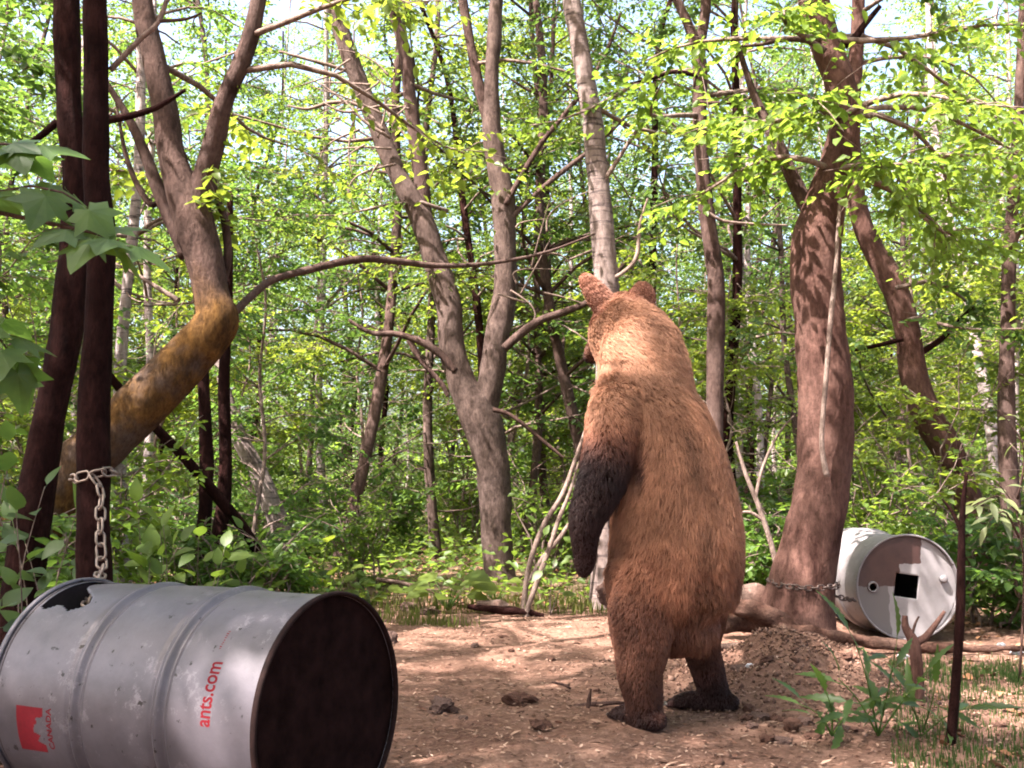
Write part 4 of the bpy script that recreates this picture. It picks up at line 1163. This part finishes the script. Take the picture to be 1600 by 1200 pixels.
def chunk_mesh(seed, flat=.6):
    import bmesh
    b = bmesh.new(); bmesh.ops.create_icosphere(b, subdivisions=3, radius=1)
    V = np.array([v.co for v in b.verts]); Fs = [[v.index for v in f.verts] for f in b.faces]; b.free()
    V *= (1 + .34 * sn(V, 1.2, seed) + .24 * sn(V, 3.3, seed + 1) + .10 * sn(V, 8.0, seed + 2))[:, None]
    V[:, 2] *= flat
    return V, Fs


CH = [mesh_np('chunk', *chunk_mesh(q * 1.7 + 1, .55 + .1 * (q % 3)), M['bark_chip' if q % 2 else 'dirt'], False) for q in range(5)]


def chunk(label, px, py, wpx, hpx, k, name='bark_chunk', cat='bark chunk', group=None, tilt=.2):
    Y = 4.0
    for _ in range(12):                                     # the ground point under the pixel
        p = at(px, py, Y); z = float(gh(p[0], p[1])); Y = Y * (CAM_H - z) / max(CAM_H - p[2], .05)
    p = at(px, py, Y)
    ob = obj(name, CH[k % 5], None)
    s_ = Y / F_PX * .5
    ob.scale = (wpx * s_, wpx * s_ * .8, hpx * s_ * 1.3)
    ob.location = (p[0], p[1], float(gh(p[0], p[1])) + hpx * s_ * .35)
    ob.rotation_euler = (tilt * math.sin(k * 3.1), tilt * math.cos(k * 1.3), k * 1.9)
    return tag(ob, label, cat, group)


chunk('dark lump of bark standing beside the end of the silver drum', 612, 1004, 22, 30, 1)
chunk('greyish upright bark chip on the dirt near the silver drum', 690, 1112, 44, 34, 3)
chunk('flat dark bark chunk lying in the middle of the dirt', 815, 1100, 56, 24, 2)
chunk('dark clod of earth close to the foot of the bear', 845, 1138, 40, 26, 0, 'dirt_clod', 'clod')
chunk('small stump of dark wood at the grassy edge beyond the silver drum', 640, 955, 28, 24, 1, 'wood_chunk', 'wood')
chunk('second dark bark lump at the grassy edge next to the small stump', 668, 958, 34, 16, 3, 'wood_chunk', 'wood')
rq = np.random.default_rng(8)
for q in range(16):
    chunk('rough dark clod of earth on the dug-up mound behind the bear', rq.uniform(1150, 1340), rq.uniform(1030, 1130), rq.uniform(14, 40), rq.uniform(10, 26), q, 'dirt_clod', 'clod', 'clods on the mound')
for q in range(6):
    chunk('small dark crumb of earth on the bare dirt of the clearing', rq.uniform(640, 940), rq.uniform(985, 1140), rq.uniform(9, 20), rq.uniform(6, 11), q, 'dirt_clod', 'clod', 'crumbs on the bare dirt')
M['litter'] = plain('litter', (.55, .55, .58), .5, .2, 20, .3)
for (x_, y_, w_, h_) in ((1150, 1022, 22, 10), (1172, 1026, 14, 8), (1412, 1028, 20, 9), (1590, 1022, 22, 9), (1565, 1010, 14, 8)):
    ob = chunk('small pale stone on the ground before the white drum', x_, y_, w_, h_, 2, 'stone', 'stone', 'pale stones by the white drum')
    ob.material_slots[0].link = 'OBJECT'; ob.material_slots[0].material = M['litter']

# wood chips, straw and dead leaves strewn over the clearing
rng = np.random.default_rng(21)
n = 52000
Yc = rng.uniform(2.6, 8.6, n) ** 1.0; Xc = rng.uniform(-.62, .62, n) * Yc + rng.normal(size=n) * .1
Zc = gh(Xc, Yc)
P = np.stack([Xc, Yc, Zc + rng.uniform(.001, .012, n)], -1)
az = rng.uniform(0, 6.28, n)
D = np.stack([np.cos(az), np.sin(az), rng.normal(size=n) * .18], -1)
L = rng.uniform(.008, .026, n) * (1 + (rng.uniform(size=n) < .06)); W = L * rng.uniform(.15, .45, n)
V, Fq = leaf_geo(P, D, np.array([0, 0, 1.]) + rng.normal(size=(n, 3)) * .28, L, W, .06, .1)
pal = np.array([(.24, .15, .11), (.18, .102, .073), (.105, .055, .038), (.29, .195, .147), (.055, .028, .02), (.15, .073, .05)])
cols = np.repeat(pal[rng.choice(6, n, p=[.26, .22, .18, .14, .12, .08])] * rng.uniform(.8, 1.2, (n, 1)), 6, 0)
M['chips'] = attr_mat('wood_chips')
ob = obj('wood_chips', mesh_np('wood_chips', V, Fq, M['chips'], cols=cols), kind='stuff'); ob['label'] = 'wood chips and straw strewn over the bare dirt of the clearing'; ob['category'] = 'wood chips'
n = 9000                                                     # brown leaf litter under the trees
Yc = np.sqrt(rng.uniform(3.2 ** 2, 16 ** 2, n)); Xc = rng.uniform(-.6, .6, n) * Yc
k_ = (Yc > 7.6) | (Xc < -.35 * Yc) | (Xc > .38 * Yc); Xc, Yc = Xc[k_], Yc[k_]; n = len(Xc)
P = np.stack([Xc, Yc, gh(Xc, Yc) + rng.uniform(.003, .02, n)], -1); az = rng.uniform(0, 6.28, n)
L = rng.uniform(.03, .07, n)
V, Fq = leaf_geo(P, np.stack([np.cos(az), np.sin(az), 0 * az], -1), np.array([0, 0, 1.]) + rng.normal(size=(n, 3)) * .4, L, L * .55, .2, .2)
cols = np.repeat(np.array([(.22, .11, .06), (.15, .075, .045), (.30, .18, .11)])[rng.integers(0, 3, n)] * rng.uniform(.7, 1.2, (n, 1)), 6, 0)
ob = obj('leaf_litter', mesh_np('leaf_litter', V, Fq, M['chips'], cols=cols), kind='stuff'); ob['label'] = 'dead brown leaves lying under the trees'; ob['category'] = 'leaf litter'

# loose crumbs of earth on the mound
n = 4200
Xc = 1.2 + rng.normal(size=n) * .34; Yc = 4.8 + rng.normal(size=n) * .5
P = np.stack([Xc, Yc, gh(Xc, Yc) + .004], -1); r_ = rng.uniform(.002, .008, n) * (1 + 1.2 * (rng.uniform(size=n) < .08))
oct_ = np.array([[1, 0, 0], [0, 1, 0], [-1, 0, 0], [0, -1, 0], [0, 0, 1], [0, 0, -1]], float)
V = (P[:, None] + r_[:, None, None] * (oct_[None] + rng.normal(size=(n, 6, 3)) * .3)).reshape(-1, 3)
ft = np.array([[0, 1, 4], [1, 2, 4], [2, 3, 4], [3, 0, 4], [1, 0, 5], [2, 1, 5], [3, 2, 5], [0, 3, 5]])
Fq = (np.arange(n)[:, None, None] * 6 + ft[None]).reshape(-1, 3)
cols = np.repeat(np.array([(.085, .046, .034), (.13, .074, .054), (.20, .12, .09)])[rng.integers(0, 3, n)], 6, 0)
ob = obj('loose_dirt', mesh_np('loose_dirt', V, Fq, M['chips'], cols=cols), kind='stuff'); ob['label'] = 'loose crumbs of dark earth on the dug-up mound'; ob['category'] = 'dirt'

# grass
def grass(name, label, Xg, Yg, hgt, mat, rng):
    n = len(Xg); az = rng.uniform(0, 6.28, n); tl = rng.uniform(.1, .6, n)
    P = np.stack([Xg, Yg, gh(Xg, Yg) - .01], -1)
    D = np.stack([np.cos(az) * tl, np.sin(az) * tl, np.ones(n)], -1)
    L = rng.uniform(*hgt, n)
    V, Fq = leaf_geo(P, D, np.stack([np.cos(az), np.sin(az), -tl], -1), L, np.full(n, .0028) + L * .02, .25, .1)
    o = obj(name, mesh_np(name, V, Fq, M[mat]), kind='stuff'); o['label'] = label; o['category'] = 'grass'
    return o


M['grass'] = leaf_mat('grass', (.085, .115, .03), (.17, .22, .04))
n = 5200
Xg = rng.uniform(-1.7, 1.6, n); Yg = 7.15 + .45 * sn(np.stack([Xg, 0 * Xg, 0 * Xg], -1), .8, 3) + np.abs(rng.normal(size=n)) * 1.1 - .25
k_ = sn(np.stack([Xg, Yg, 0 * Xg], -1), 1.6, 7) > -.25; Xg, Yg = Xg[k_], Yg[k_]
grass('grass', 'thin bright grass along the far edge of the clearing', Xg, Yg, (.02, .10), 'grass', rng)
n = 9000
cx = rng.uniform(1.1, 2.6, 60); cy_ = rng.uniform(3.3, 5.4, 60); w_ = rng.integers(0, 60, n)
Xg = cx[w_] + rng.normal(size=n) * .12; Yg = cy_[w_] + rng.normal(size=n) * .12; k_ = Xg > .34 * Yg
grass('grass', 'soft short grass around the upright bare stick', Xg[k_], Yg[k_], (.015, .05), 'leaf_d', rng)

# ------------------------------------------------------------------ plants with leaves one can tell apart
def broad_leaf(nl=7, w=.62, serr=0.0, fold=.15, droop=.22):
    """unit leaf along +x, normal +z"""
    t = np.linspace(0, 1, nl)
    hw = w * .5 * np.sin(np.pi * t ** .75) ** .9 * (1 - .15 * t)
    hw[0] = .012
    hw[-1] = 0.004
    if serr: hw[1:-1] *= 1 + serr * np.where(np.arange(nl - 2) % 2, 1, -1)
    z = -droop * t ** 2
    V, Fq = [], []
    for k in range(nl):
        V += [[t[k], -hw[k], z[k] + fold * hw[k]], [t[k], 0, z[k]], [t[k], hw[k], z[k] + fold * hw[k]]]
        if k: a = 3 * k; Fq += [[a - 3, a, a + 1, a - 2], [a - 2, a + 1, a + 2, a - 1]]
    # petiole
    b = len(V); V += [[-.35, -.012, .02], [-.35, .012, .02], [0, .014, 0], [0, -.014, 0]]; Fq.append([b, b + 1, b + 2, b + 3])
    return np.array(V), np.array(Fq)


def maple_leaf():
    ang = np.radians([180, 150, 128, 105, 80, 62, 42, 20, 9, 0]); rad = np.array([.10, .40, .36, .58, .46, .80, .52, .66, .84, 1.0])
    pts = [(r * math.cos(a) + .12, r * math.sin(a)) for a, r in zip(ang, rad)]
    full = pts + [(x, -y) for x, y in pts[-2:0:-1]]
    V = [[.12, 0, .05]] + [[x, y, -.22 * (x * x + y * y)] for x, y in full]
    n = len(full)
    Fq = [[0, 1 + (k + 1) % n, 1 + k] for k in range(n)]
    b = len(V); V += [[-.55, -.012, .12], [-.55, .012, .12], [.02, .012, 0], [.02, -.012, 0]]; Fq.append([b, b + 1, b + 2, b + 3])
    return np.array(V), Fq


LEAF = {
    'broad': mesh_np('broad_leaf', *broad_leaf(), M['leaf_a'], True), 'broad_d': mesh_np('broad_leaf', *broad_leaf(), M['leaf_d'], True),
    'wide': mesh_np('wide_leaf', *broad_leaf(9, .85, .10), M['leaf_c'], True), 'lance': mesh_np('lance_leaf', *broad_leaf(14, .20, .22, .25, .25), M['leaf_d'], True),
    'pale': mesh_np('pale_leaf', *broad_leaf(7, .34, 0, .2, .3), M['leaf_pale'], True), 'maple': mesh_np('maple_leaf', *maple_leaf(), M['leaf_b']),
}


def put_leaf(root, P, D, Nn, size, kind):
    D = Vector(unit(D)); Nn = Vector(Nn)
    X = D; Yv = Nn.cross(X).normalized(); Z = X.cross(Yv)
    o = obj('leaf', LEAF[kind], root)
    m = Matrix((X, Yv, Z)).transposed().to_4x4()
    o.matrix_local = Matrix.Translation(Vector(np.asarray(P) - np.array(root.location))) @ m @ Matrix.Scale(float(size), 4)
    return o


def plant(name, label, cat, base, stems, kind, size, rng, per=6, t0=.3, group=None, up=.5, stem_m='twig', r0=.005, droop=.3):
    """stems: list of polylines in world space; leaves alternate along each"""
    root = empty(name, base, label, cat, group)
    o_ = np.array(root.location)
    for S_ in stems:
        S_ = smooth_path(np.asarray(S_, float), 10)
        obj('stem', mesh_np('stem', *tube(S_ - o_, np.linspace(r0, r0 * .35, 10), 6), M[stem_m], True), root)
        for k in range(per):
            t = t0 + (1 - t0) * (k + .7) / per
            i_ = min(int(t * 9), 8); u_ = t * 9 - i_
            p = S_[i_] * (1 - u_) + S_[min(i_ + 1, 9)] * u_; T = unit(S_[min(i_ + 1, 9)] - S_[i_])
            sd = unit(np.cross(T, [0, 0, 1.]) + rng.normal(size=3) * .25) * (1 if k % 2 else -1)
            D = sd + T * .55 + rng.normal(size=3) * .22; D[2] -= droop
            if k == per - 1: D = T + rng.normal(size=3) * .2
            put_leaf(root, p + unit(D) * size * .3, D, np.array([rng.normal() * .3, -up + rng.normal() * .25, 1.]), size * rng.uniform(.75, 1.15), kind)
    return root


def rosette(name, label, cat, base, n, length, kind, size, rng, tilt=(.5, 1.3), stem_m='leaf_b'):
    root = empty(name, base, label, cat)
    o_ = np.array(root.location)
    for k in range(n):
        az = 6.28 * k / n + rng.uniform(-.4, .4); tl = rng.uniform(*tilt); l = length * rng.uniform(.6, 1.1)
        d = np.array([math.cos(az), math.sin(az), 0])
        P = np.array([base + d * l * t * .6 + UP * l * t * tl * (1 - .25 * t) for t in np.linspace(0, 1, 5)])
        obj('stem', mesh_np('stem', *tube(P - o_, np.linspace(.005, .002, 5), 6), M[stem_m], True), root)
        put_leaf(root, P[-1], d + UP * .1 + rng.normal(size=3) * .1, np.array([rng.normal() * .2, -.45, 1]), size * rng.uniform(.75, 1.15), kind)
    return root


rng = np.random.default_rng(99)
# serrated weed in the lower right corner
def gb(px, py):
    Y = 4.0
    for _ in range(12):
        p = at(px, py, Y); z = float(gh(p[0], p[1])); Y = Y * (CAM_H - z) / max(CAM_H - p[2], .05)
    return at(px, py, Y)


for (bx_, by_, tops, lab) in (
        (1372, 1150, [(1335, 1000), (1400, 1010), (1310, 1060), (1440, 1060)], 'green weed with long toothed leaves growing at the edge of the mound'),
        (1300, 1165, [(1262, 1105), (1295, 1095), (1330, 1110)], 'low green weed with toothed leaves at the foot of the mound'),
        (1440, 1160, [(1410, 1085), (1460, 1080), (1500, 1110)], 'low green weed with toothed leaves between the forked stick and the upright stick')):
    b = gb(bx_, min(by_, 1150)) ; Y = b[1]
    stems = [[b, (b + at(tx, ty, Y)) / 2 + [0, -.02, .02], at(tx, ty, Y - .05)] for tx, ty in tops]
    plant('toothed_weed', lab, 'weed', b, stems, 'lance', .15, rng, per=5, t0=.2, stem_m='leaf_b', r0=.004, up=.7)
# pale leaved sprig at the right
b = base_at(at(1590, 1000, 4.9)[0], 4.9)
plant('pale_leaved_sapling', 'thin sapling with drooping pale grey-green leaves', 'sapling', b,
      [[b, at(1600, 900, 4.9), at(1588, 800, 4.85), at(1555, 750, 4.8)], [at(1592, 840, 4.88), at(1570, 800, 4.8), at(1545, 815, 4.78)], [at(1590, 800, 4.88), at(1560, 775, 4.8), at(1525, 790, 4.75)], [at(1590, 780, 4.88), at(1600, 700, 4.8), at(1560, 640, 4.78)]], 'pale', .10, rng, per=8, t0=.25, stem_m='twig_dark', r0=.006)
# maple twig reaching in at the upper left
b = base_at(-2.05, 3.05)
stems = [[b, at(-330, 700, 3.05), at(-180, 420, 3.0), at(-60, 320, 2.9), at(60, 290, 2.85), at(130, 320, 2.8)], [at(-60, 320, 2.9), at(60, 345, 2.85), at(150, 365, 2.8), at(190, 380, 2.78)], [at(-120, 360, 2.95), at(-40, 470, 2.9), at(20, 560, 2.9)], [at(-150, 400, 2.95), at(-30, 240, 2.9), at(40, 230, 2.9)]]
plant('maple_sapling', 'young maple reaching out with lobed green leaves in front of the dark trunks', 'sapling', b, stems, 'maple', .12, rng, per=8, t0=.45, r0=.007, stem_m='twig_dark', up=.6)
# broad-leaved shrubs under the dark trunks
for (bx_, Y, tops, sz, kind, lab) in (
        (60, 4.3, [(15, 790), (70, 760), (120, 800), (40, 850), (150, 850)], .105, 'broad_d', 'dim broad-leaved shrub round the feet of the dark trunks'),
        (215, 4.9, [(170, 830), (215, 790), (255, 820), (280, 850), (235, 870)], .12, 'broad', 'broad-leaved shrub with drooping leaves just past the chained trunk'),
        (300, 5.6, [(270, 860), (310, 840), (350, 860), (250, 830), (340, 890)], .115, 'broad', 'low broad-leaved shrub behind the silver drum'),
        (390, 6.6, [(360, 880), (400, 850), (430, 880), (380, 830)], .11, 'broad', 'low broad-leaved shrub near the pale leaning stem'),
        (10, 3.4, [(-20, 730), (20, 690), (-40, 800), (25, 800)], .10, 'broad_d', 'dim broad-leaved shrub beside the cut-open end of the silver drum'),
        (505, 7.6, [(470, 880), (510, 850), (545, 875), (520, 900)], .12, 'wide', 'leafy green plant at the undergrowth edge beyond the silver drum'),
        (860, 7.4, [(835, 800), (880, 820), (905, 860), (850, 880)], .09, 'broad', 'small leafy sapling next to the pale bare saplings')):
    b = base_at(at(bx_, 900, Y)[0], Y)
    stems = [[b, (b + at(tx, ty, Y)) / 2 + rng.normal(size=3) * [.05, .05, .02], at(tx, ty, Y - rng.uniform(-.1, .25))] for tx, ty in tops]
    plant('broad_leaved_shrub', lab, 'shrub', b, stems, kind, sz, rng, per=7, t0=.2, r0=.004)
for (x_, Y, n_, l_, sz, lab) in ((700, 7.7, 13, .26, .20, 'sunlit clump of very broad bright green leaves at the clearing edge'),
                                 (580, 8.0, 9, .2, .16, 'low clump of broad green leaves beyond the end of the silver drum'),
                                 (470, 7.2, 9, .2, .15, 'broad-leaved clump above the top of the silver drum'),
                                 (775, 8.1, 8, .22, .15, 'broad-leaved clump at the foot of the forked tree'),
                                 (1180, 7.2, 8, .2, .13, 'broad-leaved clump behind the pale broken log')):
    rosette('broad_leaf_plant', lab, 'plant', base_at(at(x_, 900, Y)[0], Y), n_, l_, 'wide', sz, rng)
put = gb(20, 1150)
rosette('broad_leaf_plant', 'small green leaves poking up in front of the silver drum', 'plant', at(-12, 1195, 2.15) * [1, 1, 0], 5, .22, 'broad', .07, rng, (1.0, 1.6))

# ------------------------------------------------------------------ the wood behind
PROTO = [
    make_tree('slender_tree', 'slender grey-brown young tree', 'tree', 'young trees of the wood', 101, 9.5, .062, 'bark_grey', 'leaf_a', 34, 1.4, (.8, 1.8), (.042, .072), 22, 9, bare=10),
    make_tree('slender_tree', 'slender brown young tree with dead twigs', 'tree', 'young trees of the wood', 102, 10.5, .07, 'bark_brown', 'leaf_c', 34, 1.7, (.9, 2.0), (.042, .07), 22, 9, lean=.09, bare=14),
    make_tree('birch_tree', 'thin pale birch', 'tree', 'pale birches in the wood', 103, 11, .055, 'bark_pale', 'leaf_b', 26, 2.6, (.6, 1.4), (.036, .062), 22, 9, wav=.07, bare=10),
    make_tree('dark_stem_tree', 'thin dark crooked tree', 'tree', 'dark crooked trees', 104, 8.5, .06, 'bark_dark', 'leaf_d', 30, 1.0, (.8, 1.9), (.05, .085), 16, 9, lean=.14, wav=.2, bare=8),
    make_tree('leafy_sapling', 'leafy yellow-green sapling', 'sapling', 'saplings of the understorey', 105, 4.4, .026, 'twig', 'leaf_c', 26, .5, (.5, 1.1), (.05, .09), 13, 9, lean=.08, bare=3),
    make_tree('leafy_sapling', 'darker leafy green sapling', 'sapling', 'darker saplings of the understorey', 106, 5.2, .03, 'twig', 'leaf_b', 28, .6, (.5, 1.2), (.055, .095), 13, 9, lean=.05, bare=3),
]
SHRUB = [
    make_shrub('leafy_bush', 'dense bright green bush', 'bush', 'bushes of the undergrowth', 201, 1.5, 11, 'leaf_a', (.045, .08), 7, 7),
    make_shrub('leafy_bush', 'low dark green bush', 'bush', 'low bushes of the undergrowth', 202, .95, 12, 'leaf_b', (.05, .09), 7, 7, .7),
    make_shrub('tall_bush', 'tall wispy yellow-green bush', 'bush', 'tall bushes of the undergrowth', 203, 2.4, 9, 'leaf_c', (.045, .085), 8, 8, .35),
]
used = set()
KIND_LABEL = {}


MARKS = [(-2.2, 6.0, 'the bent tree'), (-.12, 10.0, 'the forked tree'), (.66, 7.8, 'the pale birch trunk'), (1.6, 6.05, 'the thick reddish trunk'), (3.6, 8.6, 'the leaning trunk'), (-3.2, 4.5, 'the dark trunks')]


def where(x, y):
    if y < 1: return ''
    c = min(MARKS, key=lambda m: abs(m[0] / m[1] - x / y))
    gap = y - c[1]
    return (' beside ' if gap < 1.5 else ' a few steps behind ' if gap < 6 else ' well behind ' if gap < 14 else ' far behind ') + c[2]


def place(pr, x, y, sc_=1.0, rz=0.0):
    o = pr if pr.name not in used else copy_tree(pr)
    used.add(o.name)
    o.location = (x, y, float(gh(x, y)) - .02)
    o.rotation_euler = (0, 0, rz)
    o.scale = (sc_,) * 3
    first = KIND_LABEL.setdefault(pr.name, pr['label'])
    o['label'] = first + where(x, y)
    o['group'] = o['group']
    return o


rng = np.random.default_rng(314)
taken = [(at(a, 900, y)[0], y) for a, y in ((780, 10), (943, 7.8), (1110, 7.4), (1250, 6.05), (1535, 8.6), (450, 9.4), (1560, 11.5), (1585, 8))]


def free(x, y, d):
    return all((x - a) ** 2 + (y - b_) ** 2 > d * d for a, b_ in taken)


def scatter(protos, weights, n, y0, y1, dmin, scl, clear):
    k = 0; tries = 0
    while k < n and tries < n * 60:
        tries += 1
        y = math.sqrt(rng.uniform(y0 ** 2, y1 ** 2)); x = rng.uniform(-.53, .53) * y
        if clear(x, y) or not free(x, y, dmin): continue
        taken.append((x, y))
        place(protos[rng.choice(len(protos), p=weights)], x, y, rng.uniform(*scl), rng.uniform(0, 6.28)); k += 1


def wood_edge(x, y):                                         # the clearing stays open
    e = 8.6 if -1.9 < x < 2.3 else (6.6 if x <= -1.9 else 7.6)
    return y < e


scatter(PROTO[:4], [.30, .26, .24, .20], 66, 9.5, 24, .75, (.8, 1.15), wood_edge)
scatter(PROTO[:4], [.30, .24, .34, .12], 48, 20, 38, 1.0, (.85, 1.3), wood_edge)
taken = taken[:8]
scatter(PROTO[4:], [.55, .45], 40, 8.2, 22, .8, (.6, 1.1), lambda x, y: y < (9.2 if -1.5 < x < 1.2 else 7.6) or (y < 10.4 and abs(x / y + .03) < .09))
scatter(SHRUB, [.4, .35, .25], 78, 7.6, 22, .5, (.7, 1.2), lambda x, y: y < (8.1 if -1.6 < x < 1.6 else 7.0) or (y < 10.2 and abs(x / y + .014) < .045))
for x, y, k, s_ in ((-2.3, 5.6, 1, 1.0), (-2.6, 6.6, 0, 1.0), (-1.7, 6.9, 1, .8), (-1.9, 7.5, 1, .7), (-3.1, 7.4, 2, 1.0), (3.2, 6.9, 1, 1.0), (3.6, 6.3, 0, .8), (2.6, 7.9, 0, .9), (3.0, 8.3, 2, .9)):
    place(SHRUB[k], x, y, s_, x * 7)
place(PROTO[5], -3.7, 6.8, .9, 1.0); place(PROTO[5], -3.3, 5.4, .75, 2.0); place(PROTO[2], -2.75, 7.9, .9, 2.6); place(PROTO[4], 3.9, 8.2, .9, .5)

# low herbs covering the forest floor
rng = np.random.default_rng(55)
n = 26000
Yc = np.sqrt(rng.uniform(6.6 ** 2, 24 ** 2, n)); Xc = rng.uniform(-.56, .56, n) * Yc
pt = np.stack([Xc, Yc, 0 * Xc], -1)
edge = 8.2 + .35 * sn(pt, 1.2, 9)
k_ = (Yc > edge) | (Xc < -1.5) & (Yc > 6.2) | (Xc > 2.6) & (Yc > 7)
Xc, Yc, pt = Xc[k_], Yc[k_], pt[k_]; n = len(Xc)
hz_ = np.abs(rng.normal(size=n)) * .13 * (1 + .8 * sn(pt, 1.5, 4)).clip(.2) + .02
P = np.stack([Xc, Yc, gh(Xc, Yc) + hz_], -1); az = rng.uniform(0, 6.28, n)
L = rng.uniform(.05, .11, n)
V, Fq = leaf_geo(P, np.stack([np.cos(az), np.sin(az), rng.normal(size=n) * .3], -1), np.array([0, -.25, 1.]) + rng.normal(size=(n, 3)) * .4, L, L * .62)
o = obj('undergrowth', mesh_np('undergrowth', V, Fq, M['leaf_a']), kind='stuff'); o['label'] = 'low green herbs covering the forest floor'; o['category'] = 'undergrowth'

# the far wood closing the view
rng = np.random.default_rng(66)
n = 42000
Yc = rng.uniform(36, 60, n); Xc = rng.uniform(-.6, .6, n) * Yc
pt = np.stack([Xc * .25, Yc * .1, 0 * Xc], -1)
top = 4.6 + 2.6 * sn(pt, 1.0, 2)
Zc = rng.uniform(0, 1, n) ** 1.25 * top
P = np.stack([Xc, Yc, Zc], -1); az = rng.uniform(0, 6.28, n); L = rng.uniform(.18, .42, n)
V, Fq = leaf_geo(P, np.stack([np.cos(az), np.sin(az), rng.normal(size=n) * .4], -1), np.array([0, -.4, 1.]) + rng.normal(size=(n, 3)) * .6, L, L * .7)
o = obj('far_woods', mesh_np('far_woods', V, Fq, M['leaf_a']), kind='stuff'); o['label'] = 'far-off wall of green leaves closing the wood'; o['category'] = 'woods'

# ------------------------------------------------------------------ unseen trees added beside and behind the camera to shade the clearing
CAN = make_tree('unseen_shade_tree', 'tall leafy tree out of view, added to shade the clearing', 'tree', 'unseen shade trees round the clearing', 301, 10.5, .11, 'bark_brown', 'leaf_a', 52, 4.2, (1.2, 2.6), (.07, .12), 15, 9)
for (x, y, s_, rz) in ((-3.0, 1.1, .95, .3), (-7.4, 4.0, 1.0, 1.5), (-2.4, -1.8, 1.05, 2.2), (-6.6, -.4, 1.1, 4.0), (1.2, -2.8, 1.0, 5.1), (4.2, -1.6, 1.0, .4), (5.6, 2.2, 1.0, 1.9), (6.2, 5.0, .95, 3.0), (3.0, -5.2, 1.1, 2.7), (-.8, -6.4, 1.1, 4.4), (6.8, -3.8, 1.1, 5.6), (-5.0, -5.6, 1.1, 1.1), (-8.6, 2.0, 1.1, .2), (-9.8, 7.5, 1.1, 2.0)):
    o = place(CAN, x, y, s_, rz); o['label'] = 'tall leafy tree out of view, added to shade the clearing'
